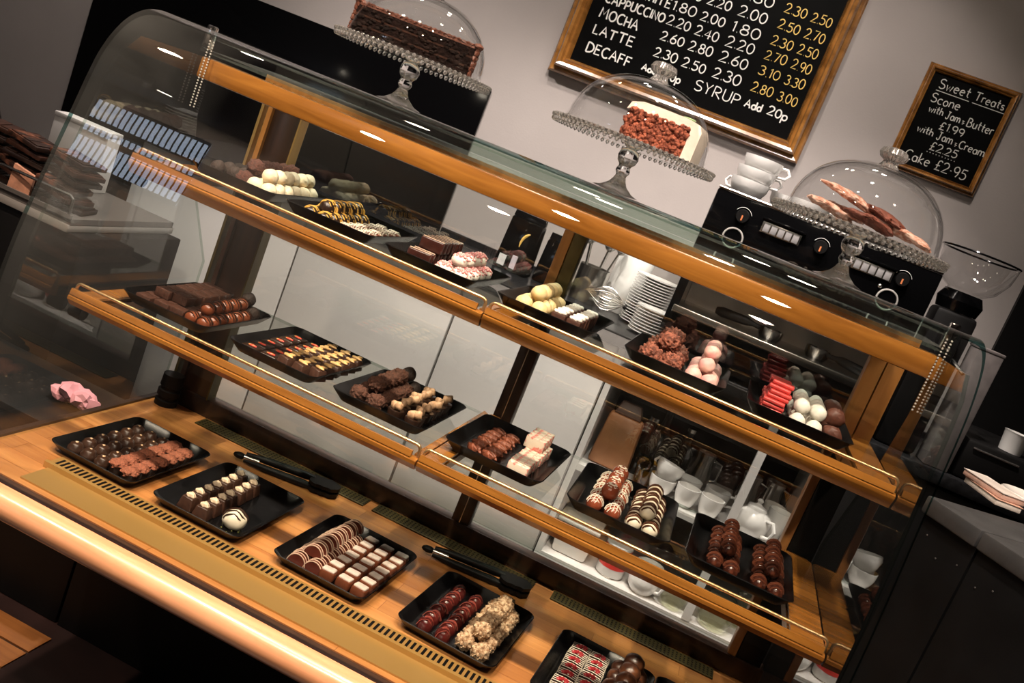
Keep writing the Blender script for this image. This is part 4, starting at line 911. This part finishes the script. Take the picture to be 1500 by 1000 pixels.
t = thing('whisk', 'wire whisk bundle lying against the steel pot', 'whisk', (.475, 1.72, ZC + .004))
w_ = MB()
for k in range(6):
    a = PI * k / 6; w_.tube([(-.05 + .10 * math.sin(PI * j / 12), .036 * math.cos(a) * math.cos(PI * (j / 12 - .5)) * (1 if j < 99 else 1), .04 + .036 * math.sin(a) * math.cos(PI * (j / 12 - .5))) if False else (-.06 + .12 * j / 12, .036 * math.cos(a) * math.sin(PI * j / 12), .040 + .036 * math.sin(a) * math.sin(PI * j / 12)) for j in range(13)], .0016, 5)
    w_.tube([(-.06 + .12 * j / 12, -.036 * math.cos(a) * math.sin(PI * j / 12), .040 - .036 * math.sin(a) * math.sin(PI * j / 12)) for j in range(13)], .0016, 5)
part('wires', w_, STEEL, t); part('handle', MB().tube([(.06, 0, .04), (.12, 0, .016)], .008, 10), BLKMAT, t)
def bag(x, y, w, h, label, deco):
    t = thing('coffee_bag', label, 'coffee bag', (x, y, ZC), -.15, 'black coffee bags')
    part('pouch', MB().taper(0, 0, 0, h * .86, w, .06, w * .96, .035, .006), BLKGLOSS, t); part('sealed_top', MB().taper(0, 0, h * .861, h, w * .95, .02, w * .95, .006, .002), BLKGLOSS, t)
    if deco:
        part('crescent', MB().tube([(.036 + .030 * math.cos(a), -.027 + .006 * math.sin(a), h * .48 + .040 * math.sin(a)) for a in [1.9 + .14 * k for k in range(12)]], [.001, .003, .004, .005, .005, .005, .005, .004, .004, .003, .002, .001], 6), mat('crescent_gold', (.75, .48, .12), .4), t, 'golden crescent')
        part('small_label', MB().box(-.045, -.020, -.0335, -.030, .010, .045), mat('bag_label', (.6, .6, .6), .5), t); part('small_label', MB().box(.0, .018, -.0335, -.030, .012, .055), mat('bag_label2', (.5, .45, .5), .5), t)
bag(.150, 1.76, .12, .20, 'black coffee bag with a golden crescent on the worktop', True); bag(.262, 1.80, .085, .165, 'plain black coffee bag right of the crescent one', False)

# the coffee machine
cmx = thing('coffee_machine', 'large black two-group coffee machine on the back worktop', 'coffee machine')
part('body', MB().box(.674, 1.302, YC + .01, 1.86, .672, .862, .006), BLKGLOSS, cmx); part('top_rail', MB().tube([(.676, YC + .012, .866), (1.30, YC + .012, .866)], .0045, 8), STEEL, cmx)
part('backsplash', MB().box(.700, 1.285, 1.74, 1.80, .44, .671), mat('brushed_steel', (.50, .47, .44), .35, .9, var=.1, vs_=20), cmx, 'brushed steel back')
part('side_column', MB().box(.674, .699, YC + .05, 1.86, .44, .671), BLKGLOSS, cmx); part('side_column', MB().box(1.286, 1.302, YC + .05, 1.86, .44, .671), BLKGLOSS, cmx)
part('drip_tray', MB().box(.690, 1.296, YC - .01, 1.739, .505, .518).box(.690, 1.296, YC - .022, YC - .010, .500, .524, .004), mat('tray_steel', (.55, .53, .50), .22, 1.0), cmx, 'steel drip tray'); part('front_panel', MB().box(.695, 1.292, YC - .012, 1.80, .40, .4995), BLKGLOSS, cmx)
for x in (.72, 1.265): part('foot', MB().lathe([(0, 0), (.02, 0), (.018, .0145), (0, .0145)], (x, YC + .06, ZC), 16), BLKMAT, cmx)
for x in (.73, 1.265): part('foot', MB().lathe([(0, 0), (.02, 0), (.018, .0145), (0, .0145)], (x, 1.74, ZC), 16), BLKMAT, cmx)
for x in (.85, 1.17): part('group_head', MB().lathe([(0, .61), (.034, .61), (.036, .625), (.030, .66), (.030, .6715)], (x, 1.56, 0), 24), CHROME, cmx)
yf_ = YC + .0095
for (a, b) in ((.822, .932), (1.078, 1.188)):
    bp = part('button_panel', MB().box(a, b, yf_ - .003, yf_, .792, .822, .001), STEEL, cmx)
    for k in range(5):
        part('button', MB().box(a + .006 + k * .0205, a + .0225 + k * .0205, yf_ - .006, yf_ - .0031, .795, .819, .001), mat('button_grey', (.32, .31, .31), .4), bp)
    part('hood', MB().box(a - .004, b + .008, yf_ - .010, yf_, .826, .832, .001), BLKGLOSS, cmx)
for x in (.763, 1.198):
    g = part('gauge', MB().lathe([(0, 0), (.027, 0), (.027, .004), (0, .004)], seg=32), BLKGLOSS, cmx); g.rotation_euler = (PI / 2, 0, 0); g.location = (x, yf_, .748)
    part('gauge_ring', MB().tube([(.027 * math.cos(2 * PI * k / 32), .027 * math.sin(2 * PI * k / 32), .004) for k in range(32)], .0026, 6, True), mat('ring_silver', (0.80, 0.77, 0.72), 0.25, 0.5), g)
for x in (.765, .987, 1.212):
    g = part('knob', MB().lathe([(0, 0), (.019, 0), (.017, .012), (0, .012)], seg=24), BLKMAT, cmx); g.rotation_euler = (PI / 2, 0, 0); g.location = (x, yf_, .812)
    part('pointer', MB().box(-.002, .002, -.012, .002, .0121, .0135), mat('pointer_orange', (.7, .22, .08), .4), g)
    part('tick', MB().tube([(.024 * math.cos(a), .024 * math.sin(a), .0005) for a in [.4 + .25 * k for k in range(10)]], .0006, 4), CHALK, g)
part('indicator', MB().blob((1.168, yf_ - .002, .775), (.006, .004, .006), 2), STEEL, cmx)
text_part('lettering', 'GAGGIA', STEEL, cmx, (.915, yf_ - .0008, .716), .048, bold=.0008, width=.21)
def portafilter(x, y, z, rz, label):
    t = thing('portafilter', label, 'portafilter', (x, y, z), rz, 'portafilters on the drip tray')
    part('basket', MB().lathe([(0, 0), (.026, 0), (.034, .012), (.036, .034), (.033, .034), (.028, .012), (0, .006)], seg=28), CHROME, t); part('handle', MB().tube([(.034, 0, .024), (.055, 0, .026), (.075, 0, .026), (.15, 0, .022), (.168, 0, .021)], [.007, .007, .013, .015, .010], 12), BLKMAT, t)
portafilter(.965, 1.56, .5184, 2.95, 'portafilter with handle pointing left on the drip tray'); portafilter(1.105, 1.58, .5184, -.45, 'portafilter with handle pointing right on the drip tray')
for k, (x, y, z, rz, lb) in enumerate(((.745, 1.56, .8625, 2.6, 'bottom cup of the white stack on the coffee machine'), (.750, 1.56, .8965, .2, 'middle cup of the white stack on the coffee machine'), (.757, 1.56, .9305, .0, 'top cup of the white stack on the coffee machine'), (.862, 1.64, .8625, -.3, 'white cup right behind the stack on the coffee machine'), (.920, 1.52, .8625, .4, 'white cup lying low behind the third cake stand'))):
    t = cup(x, y, z, lb, .056, .050, rz)
t = thing('coffee_grinder', 'black coffee grinder with a clear bean hopper', 'grinder', (1.385, 1.56, ZC))
part('body', MB().box(-.055, .055, -.06, .06, 0, .40, .012).taper(0, -.08, .24, .36, .05, .06, .05, .06, .004), BLKMAT, t); part('collar', MB().lathe([(0, .4003), (.055, .4003), (.062, .43), (.05, .455), (0, .455)], seg=28), BLKGLOSS, t)
part('hopper', MB().lathe([(.045, .4553), (.075, .475), (.097, .515), (.104, .560), (.101, .560), (.094, .517), (.072, .479), (.042, .460)], seg=40), DOMEG, t, 'clear hopper'); part('hopper_rim', MB().tube([(.103 * math.cos(2 * PI * k / 40), .103 * math.sin(2 * PI * k / 40), .561) for k in range(40)], .003, 6, True), BLKGLOSS, t)
part('dose_lever', MB().tube([(.03, -.09, .28), (.06, -.13, .26)], .006, 8), STEEL, t)
t = thing('black_appliance', 'low black appliance at the right end of the worktop', 'appliance', (1.76, 1.66, ZC)); part('housing', MB().box(-.22, .25, -.19, .22, 0, .11, .01), BLKMAT, t); part('chrome_line', MB().tube([(-.20, -.192, .09), (-.08, -.192, .09)], .003, 6), STEEL, t)
t = thing('white_ramekin', 'small white ribbed pot on the low black appliance', 'pot', (1.66, 1.53, ZC + .1105)); part('bowl', MB().lathe([(0, 0), (.030, 0), (.034, .05), (.036, .055), (.031, .055), (.028, .006), (0, .006)], seg=24), CERAMIC, t)

# on the back wall
pn = MB().box(-1.79, -.197, 1.9845, 1.999, -.10, .90, .002)
tag(obj('wall_board', pn.mesh('wall_board', BLKGLOSS)), 'wide glossy black board on the wall behind the left end', 'wall board')
struct('trim_2', MB().box(1.615, XR, 1.975, 1.999, ZW, CEIL), BLKMAT)
def board(name, label, cat, x0, x1, z0, z1, fw, dep):
    t = thing(name, label, cat, (0, 0, 0))
    def side(pts): return pts
    for (a, b, c, d, hor) in ((x0, x1, z0, z0 + fw, 1), (x0, x1, z1 - fw, z1, 1), (x0, x0 + fw, z0, z1, 0), (x1 - fw, x1, z0, z1, 0)):
        m = MB(); Y = 1.999
        pr = [(0, Y), (0, Y - dep * .30), (fw * .10, Y - dep * .45), (fw * .30, Y - dep * .40), (fw * .36, Y - dep * .78), (fw * .46, Y - dep), (fw * .62, Y - dep * .92), (fw * .70, Y - dep * .62), (fw * .80, Y - dep * .66), (fw * .86, Y - dep * .72), (fw * .94, Y - dep * .50), (fw, Y - dep * .25), (fw, Y)]
        bm = m.bm
        # mitred moulding: profile offset w from the outer edge
        def P(w, y, end):
            if hor:
                z = (z0 + w) if c == z0 else (z1 - w)
                return ((x0 + w) if end == 0 else (x1 - w), y, z)
            x = (x0 + w) if a == x0 else (x1 - w)
            return (x, y, (z0 + w) if end == 0 else (z1 - w))
        A = [bm.verts.new(P(w, y, 0)) for w, y in pr]; B = [bm.verts.new(P(w, y, 1)) for w, y in pr]
        for k in range(len(pr)): bm.faces.new((A[k], A[(k + 1) % len(pr)], B[(k + 1) % len(pr)], B[k]))
        bm.faces.new(A); bm.faces.new(B[::-1])
        part('frame_moulding', m, W_FRAME, t, angle=12)
    part('slate', MB().box(x0 + fw - .003, x1 - fw + .003, 1.988, 1.998, z0 + fw - .003, z1 - fw + .003), SLATE, t)
    return t
mbd = board('menu_board', 'large gold-framed chalkboard listing coffees and prices', 'menu board', -.037, .840, 1.034, 1.86, .058, .050)
YT = 1.9872
def ar(cx, cy, rx, ry, d0, d1):
    n = max(4, int(abs(d1 - d0) / 22)); return [(cx + rx * math.cos(math.radians(d0 + (d1 - d0) * k / n)), cy + ry * math.sin(math.radians(d0 + (d1 - d0) * k / n))) for k in range(n + 1)]
ring = ar(.24, .30, .24, .30, 20, 380)
GL = {
 'A': [[(0, 0), (.34, 1), (.68, -.02)], [(.10, .38), (.60, .34)]], 'B': [[(0, 0), (.02, 1)], [(.02, 1)] + ar(.24, .77, .26, .23, 90, -90) + ar(.28, .27, .32, .27, 90, -90) + [(0, 0)]], 'C': [ar(.38, .5, .38, .5, 50, 310)],
 'D': [[(0, 0), (.02, 1)], [(0, .98)] + ar(.16, .5, .50, .5, 85, -88) + [(0, 0)]], 'E': [[(.50, .98), (.02, 1), (0, 0), (.52, .03)], [(0, .54), (.42, .52)]], 'F': [[(.52, .98), (.02, 1), (0, 0)], [(0, .55), (.42, .53)]],
 'H': [[(0, 1), (0, 0)], [(.52, 1), (.52, 0)], [(0, .5), (.52, .52)]], 'I': [[(.05, 1), (.03, 0)]], 'J': [[(.42, 1), (.40, .22)] + ar(.22, .22, .18, .24, 0, -170), [(.2, 1), (.6, .97)]], 'K': [[(0, 1), (0, 0)], [(.48, .92), (.03, .46), (.52, 0)]], 'L': [[(.02, 1), (0, 0), (.46, .02)]],
 'M': [[(0, 0), (.10, 1), (.38, .35), (.66, 1), (.78, 0)]], 'N': [[(0, 0), (.02, 1), (.54, 0), (.56, 1)]], 'O': [ar(.36, .5, .36, .5, 80, 440)], 'P': [[(0, 0), (.02, 1)], [(.02, 1)] + ar(.24, .73, .28, .27, 90, -90) + [(.02, .46)]],
 'R': [[(0, 0), (.02, 1)], [(.02, 1)] + ar(.22, .74, .28, .26, 90, -90) + [(.10, .48), (.56, 0)]], 'S': [ar(.32, .76, .28, .24, 35, 265) + ar(.30, .26, .30, .26, 85, -145)], 'T': [[(.34, 1), (.32, 0)], [(0, .98), (.70, 1)]], 'U': [[(0, 1), (0, .3)] + ar(.26, .28, .26, .28, 180, 360) + [(.54, 1)]],
 'W': [[(0, 1), (.18, 0), (.38, .72), (.58, 0), (.78, 1)]], 'Y': [[(0, 1), (.27, .5), (.56, 1)], [(.27, .5), (.25, 0)]],
 '0': [ar(.30, .5, .30, .5, 75, 435)], '1': [[(.04, .82), (.20, 1), (.18, 0)]], '2': [ar(.28, .72, .27, .28, 165, -35) + [(0, 0), (.60, .03)]], '3': [ar(.26, .77, .25, .23, 150, -85) + ar(.25, .27, .31, .27, 85, -150)], '4': [[(.46, 0), (.44, 1), (0, .34), (.64, .36)]],
 '5': [[(.56, 1), (.12, .98), (.07, .58)] + ar(.26, .32, .31, .32, 115, -140)], '6': [[(.46, 1), (.18, .70), (.03, .34)] + ar(.30, .27, .27, .27, 175, 520)], '7': [[(0, .98), (.56, 1), (.20, 0)]], '8': [ar(.30, .77, .22, .23, 90, 450), ar(.30, .27, .28, .27, 90, 450)], '9': [ar(.28, .70, .26, .28, 10, 370), [(.54, .72), (.50, .3), (.36, 0)]],
 '.': [[(.02, .03), (.06, .05)]], '-': [[(.0, .45), (.14, .45)]], '\u00a3': [ar(.42, .76, .20, .24, 25, 180) + [(.22, .48), (.22, .18), (.04, 0), (.60, .02)], [(.04, .46), (.46, .48)]], '&': [[(.04, .50), (.26, .52), (.10, .28), (.30, .24), (.12, -.02)]],
 'a': [ring, [(.48, .60), (.50, 0)]], 'c': [ar(.26, .30, .26, .30, 50, 310)], 'd': [ring, [(.49, 1.05), (.50, 0)]], 'e': [[(.02, .32), (.47, .36)] + ar(.24, .30, .24, .30, 15, 310)], 'h': [[(0, 1.05), (0, 0)], [(0, .38)] + ar(.21, .36, .21, .24, 180, 0) + [(.44, 0)]], 'i': [[(.04, .60), (.05, 0)], [(.05, .84), (.07, .87)]], 'k': [[(0, 1.05), (0, 0)], [(.40, .60), (.02, .28), (.42, 0)]],
 'm': [[(0, .60), (0, 0)], [(0, .38)] + ar(.18, .38, .18, .22, 180, 0) + [(.36, 0)], [(.36, .38)] + ar(.54, .38, .18, .22, 180, 0) + [(.74, 0)]], 'n': [[(0, .60), (0, 0)], [(0, .36)] + ar(.21, .36, .21, .24, 180, 0) + [(.44, 0)]], 'o': [ring], 'p': [[(0, .60), (-.02, -.40)], ar(.24, .30, .24, .30, 160, -180)], 'r': [[(0, .60), (0, 0)], [(0, .34)] + ar(.20, .34, .20, .26, 180, 50)],
 's': [ar(.20, .46, .17, .15, 40, 265) + ar(.19, .16, .19, .16, 85, -145)], 't': [[(.16, .98), (.15, .12), (.30, .0)], [(0, .64), (.36, .62)]], 'u': [[(0, .60), (0, .22)] + ar(.21, .22, .21, .22, 180, 360) + [(.44, .60), (.46, 0)]], 'w': [[(0, .60), (.16, 0), (.32, .50), (.48, 0), (.66, .62)]]}
jit = random.Random(21)
def chalk(t, s, x, z, w, h=.034, m=None, r=.0026):
    m = m or CHALK; lines = []; cx = 0.0
    for chh in s:
        if chh == ' ': cx += .42; continue
        dz = jit.uniform(-.04, .04); k = jit.uniform(.95, 1.05)
        for pl in GL[chh]: lines.append([(cx + px * k, pz * k + dz) for q_, (px, pz) in enumerate(pl) if q_ == 0 or math.hypot(px - pl[q_ - 1][0], pz - pl[q_ - 1][1]) > 1e-4])
        cx += max(px for pl in GL[chh] for px, _ in pl) * k + (.20 if chh != '.' else .16)
    X0 = min(p[0] for l in lines for p in l); X1 = max(p[0] for l in lines for p in l); k = (w - 2 * r) / (X1 - X0)
    mb = MB()
    for l in lines: mb.tube([(x + r + (px - X0) * k, YT - .0008, z + r + pz * (h - 2 * r)) for px, pz in l], r, 6)
    for v in mb.bm.verts: v.co.y = YT - .0008 + (v.co.y - YT + .0008) * .25
    return part('chalk_lettering', mb, m, t)
rowsM = [('DECAFF', 1.130, .162, None, None), ('LATTE', 1.191, .146, ('2.30', '2.50', '2.30'), ('2.80', '3.00')), ('MOCHA', 1.246, .140, ('2.60', '2.80', '2.60'), ('3.10', '3.30')), ('CAPPUCCINO', 1.297, .212, ('2.20', '2.40', '2.20'), ('2.70', '2.90')),
         ('FLAT WHITE', 1.345, .214, ('1.80', '2.00', '1.80'), ('2.30', '2.50')), ('AMERICANO', 1.397, .206, ('2.00', '2.20', '2.00'), ('2.50', '2.70')), ('ESPRESSO', 1.449, .180, ('1.80', '2.00', '1.80'), ('2.30', '2.50'))]
for s, z, w, pr, gd in rowsM:
    chalk(mbd, s, .058, z, w, .037 if len(s) < 8 else .034, None, .0029)
    if pr:
        for x, q_ in zip((.276, .374, .480), pr): chalk(mbd, q_, x, z + .001, .082 if x < .45 else .096, .034 if x < .45 else .037, None, .0023)
        for x, q_ in zip((.612, .700), gd): chalk(mbd, q_, x, z + .004, .072 if x < .65 else .066, .033, CHALKY, .0018)
chalk(mbd, 'Add', .256, 1.136, .056, .026, None, .0030); chalk(mbd, '20p', .335, 1.136, .060, .030); chalk(mbd, 'SYRUP', .442, 1.136, .154, .038, None, .0020); chalk(mbd, 'Add', .612, 1.141, .060, .029, None, .0028); chalk(mbd, '20p', .688, 1.143, .070, .032, None, .0026)
sbd = board('small_chalkboard', 'small gold-framed chalkboard of sweet treats on the right', 'chalkboard', 1.087, 1.368, 1.128, 1.462, .025, .026)
CHG = mat('chalk_grey', (.62, .61, .57), .8)
for s, x, z, w, h in (('Sweet', 1.136, 1.394, .096, .031), ('Treats', 1.246, 1.395, .092, .028), ('Scone', 1.131, 1.350, .090, .030), ('with', 1.138, 1.320, .046, .024), ('Jam', 1.192, 1.317, .046, .026), ('&', 1.242, 1.318, .010, .022), ('Butter', 1.258, 1.316, .082, .028), ('\u00a31.99', 1.188, 1.282, .076, .026),
                      ('with', 1.131, 1.254, .052, .024), ('Jam', 1.194, 1.250, .050, .027), ('&', 1.250, 1.250, .010, .022), ('Cream', 1.264, 1.248, .080, .027), ('\u00a32.25', 1.188, 1.216, .086, .027), ('Cake', 1.130, 1.165, .080, .033), ('\u00a32-95', 1.226, 1.164, .098, .034)):
    chalk(sbd, s, x, z, w, h, CHG, .0017)
part('chalk_underline', MB().box(1.134, 1.236, YT - .0006, YT, 1.3865, 1.3885).box(1.246, 1.343, YT - .0006, YT, 1.3865, 1.3885), CHG, sbd)
dd = MB()
for k in range(10): dd.box(1.186 + k * .0095, 1.1885 + k * .0095, YT - .0006, YT, 1.2075, 1.210)
part('chalk_dots', dd, CHG, sbd)

# ------------------------------------------------------------------ left neighbour: black stand with chocolate slabs behind a rail
st = thing('slab_stand', 'black display stand with a silver rail left of the case', 'display stand')
part('body', MB().box(-1.45, -.66, .78, 1.20, FLOOR + .0005, .165, .004), BLKMAT, st)
part('top_board', MB().box(-1.46, -.70, .765, 1.21, .1655, .185, .003), mat('stand_grey', (.24, .225, .21), .5), st, 'pale top board')
part('tray_lip', MB().box(-1.46, -.70, .765, .772, .2005, .2105).box(-1.46, -.70, .772, 1.20, .1853, .2005), mat('lip_grey', (.10, .09, .085), .4), st)
part('silver_rail', MB().tube([(-.95, .768, .211), (-.95, .768, .243), (-.940, .768, .253), (-.925, .768, .256), (-.718, .768, .256), (-.709, .768, .250), (-.708, .768, .2110)], .0040, 8), STEEL, st)
SLABM = [mat('slab_dark', (0.014, 0.006, 0.004), 0.35, var=0.3, vs_=60), mat('slab_milk', (0.040, 0.015, 0.009), 0.4, var=0.4, vs_=60), mat('slab_nut', (0.18, 0.065, 0.035), 0.5, col2=(0.022, 0.009, 0.006), vs_=30, lo=0.35, hi=0.5)]
sq = random.Random(11)
n_ = 0
for cx in (-1.04, -.915, -.79):
    for k in range(6):
        b = MB().box(-.055, .055, -.045, .045, 0, .012, .002)
        for j in range(3): b.box(-.050 + .034 * j, -.020 + .034 * j, -.040, .040, .0121, .0150, .001)
        o = obj('chocolate_slab', b.mesh('chocolate_slab', SLABM[(k + int(cx * 50)) % 3]), None, (cx + sq.uniform(-.006, .006), .84 + sq.uniform(-.01, .02), .2012 + k * .0225), (0.0, .10 if k else .0, sq.uniform(-.35, .35)))
        if k: o.location.z += .006
        tag(o, 'dark chocolate slab, %s in the %s pile behind the silver rail' % (['lowest', 'second up', 'third up', 'fourth up', 'fifth up', 'topmost'][k], {-1.04: 'left', -.915: 'middle', -.79: 'right'}[cx]), 'chocolate', 'chocolate slabs behind the silver rail')
t = thing('fudge_piece', 'pink-brown fudge corner standing in front of the slabs', 'fudge', (-.878, .786, .2008), .3); part('block', MB().prism([(-.028, 0), (.028, 0), (.030, .055), (-.024, .070)], 'y', -.006, .006), mat('fudge', (.52, .25, .16), .5, var=.25, vs_=50), t)
t = thing('clear_cover', 'clear plastic cover standing behind the chocolate slabs', 'cover', (-1.27, .96, .2012)); part('shell', MB().lathe([(.115, .0), (.110, .09), (.085, .15), (.04, .175), (0, .18), (0, .178), (.039, .173), (.083, .148), (.108, .09), (.113, 0), (.115, 0)], seg=40), DOMEG, t)
t = thing('white_box', 'white card box standing behind the chocolate slabs', 'box', (-1.04, 1.14, .2012), .05); part('carton', MB().box(-.06, .12, -.03, .03, 0, .165, .002), mat('card_white', (.66, .63, .61), .6), t); part('lid', MB().box(-.062, .122, -.032, .032, .1652, .178, .002), mat('card_lid', (.68, .65, .63), .6), t)

# ------------------------------------------------------------------ right neighbour: black plank table
ca = math.atan2(-.16, .085)
tb_ = thing('plank_table', 'black painted plank table at the right end of the case', 'table', (1.194, .147, FLOOR + .0005), -.99)
H_ = .53 - FLOOR
part('side_board', MB().box(0, .100, .004, .024, 0, H_ - .026), BLKPAINT, tb_); part('side_board', MB().box(.104, .40, .004, .024, 0, H_ - .026), BLKPAINT, tb_)
part('end_board', MB().box(0, .02, .0245, .55, 0, H_ - .026), BLKPAINT, tb_)
part('top_board', MB().box(-.004, .100, -.003, .56, H_ - .0255, H_, .003), mat('grey_worn_paint', (.045, .048, .053), .5, var=.3, vs_=20, bump=.2), tb_, 'greyer worn top'); part('top_board', MB().box(.103, .42, -.003, .56, H_ - .0255, H_, .003), mat('grey_worn_paint2', (.045, .048, .053), .5, var=.3, vs_=20, bump=.2), tb_)
for k, (u, v) in enumerate(((.02, .0), (.05, -.02), (.085, -.01), (.125, -.02), (.15, -.01))): part('nail', MB().blob((u, .0035, H_ - .05 + v), (.0016, .0010, .0016), 1), mat('dull_nail', (.10, .10, .10), .4, .5), tb_)
ZT2 = .5308
for k, (x, y, z, rz, tl, lb, m) in enumerate(((1.327, .365, ZT2, -1.30, .0, 'white stapled booklet lying lower on the black plank table', 'booklet_white'), (1.326, .372, ZT2 + .0108, -1.18, .07, 'pinkish booklet lying on the white one on the plank table', 'booklet_pink'))):
    t = thing('booklet', lb, 'booklet', (x, y, z), rz, 'booklets on the plank table')
    part('pages', MB().box(-.052, .052, -.022, .022, 0, .009, .0015), mat(m, (.72, .68, .65) if k == 0 else (.62, .42, .36), .6, var=.1), t); part('cover', MB().box(-.053, .053, -.023, .023, .0092, .0103), mat(m + '_cover', (.70, .66, .64) if k else (.60, .38, .30), .4, var=.2), t)
t = thing('grey_carton', 'tall grey carton on the worktop right of the grinder', 'carton', (1.49, 1.50, ZC), .1); part('box', MB().box(-.034, .034, -.04, .04, 0, .335, .003), mat('grey_card', (.15, .13, .125), .7, var=.15), t); part('flap', MB().box(-.035, .035, -.041, .041, .3353, .343, .001), mat('grey_card2', (.18, .155, .15), .7), t)
cr = thing('low_cabinet', 'low black cabinet left of the display case below the slab stand', 'cabinet', (0, 0, 0)); part('box', MB().box(-1.25, -.226, .47, .755, FLOOR + .0005, -.168, .004), BLKMAT, cr); part('top', MB().box(-1.25, -.226, .465, .757, -.1675, -.152, .003), BLKMAT, cr)
t = thing('pink_napkins', 'crumpled pink napkins lying on the low black cabinet', 'napkins', (-.435, .60, -.1515)); nb = MB()
for k in range(7): nb.blob((-.03 + .012 * k, .012 * math.sin(k * 2.1), .018 + .006 * (k % 3)), (.028, .024, .018), 2, .55, 45, k)
part('paper', nb, mat('pink_paper', (.62, .26, .30), .7, var=.15, vs_=30), t, angle=25)
t = thing('white_saucer', 'white saucer at the back of the plank table', 'saucer', (1.42, .47, ZT2)); part('dish', MB().lathe([(0, 0), (.03, 0), (.055, .010), (.053, .012), (.03, .004), (0, .004)], seg=28), CERAMIC, t)
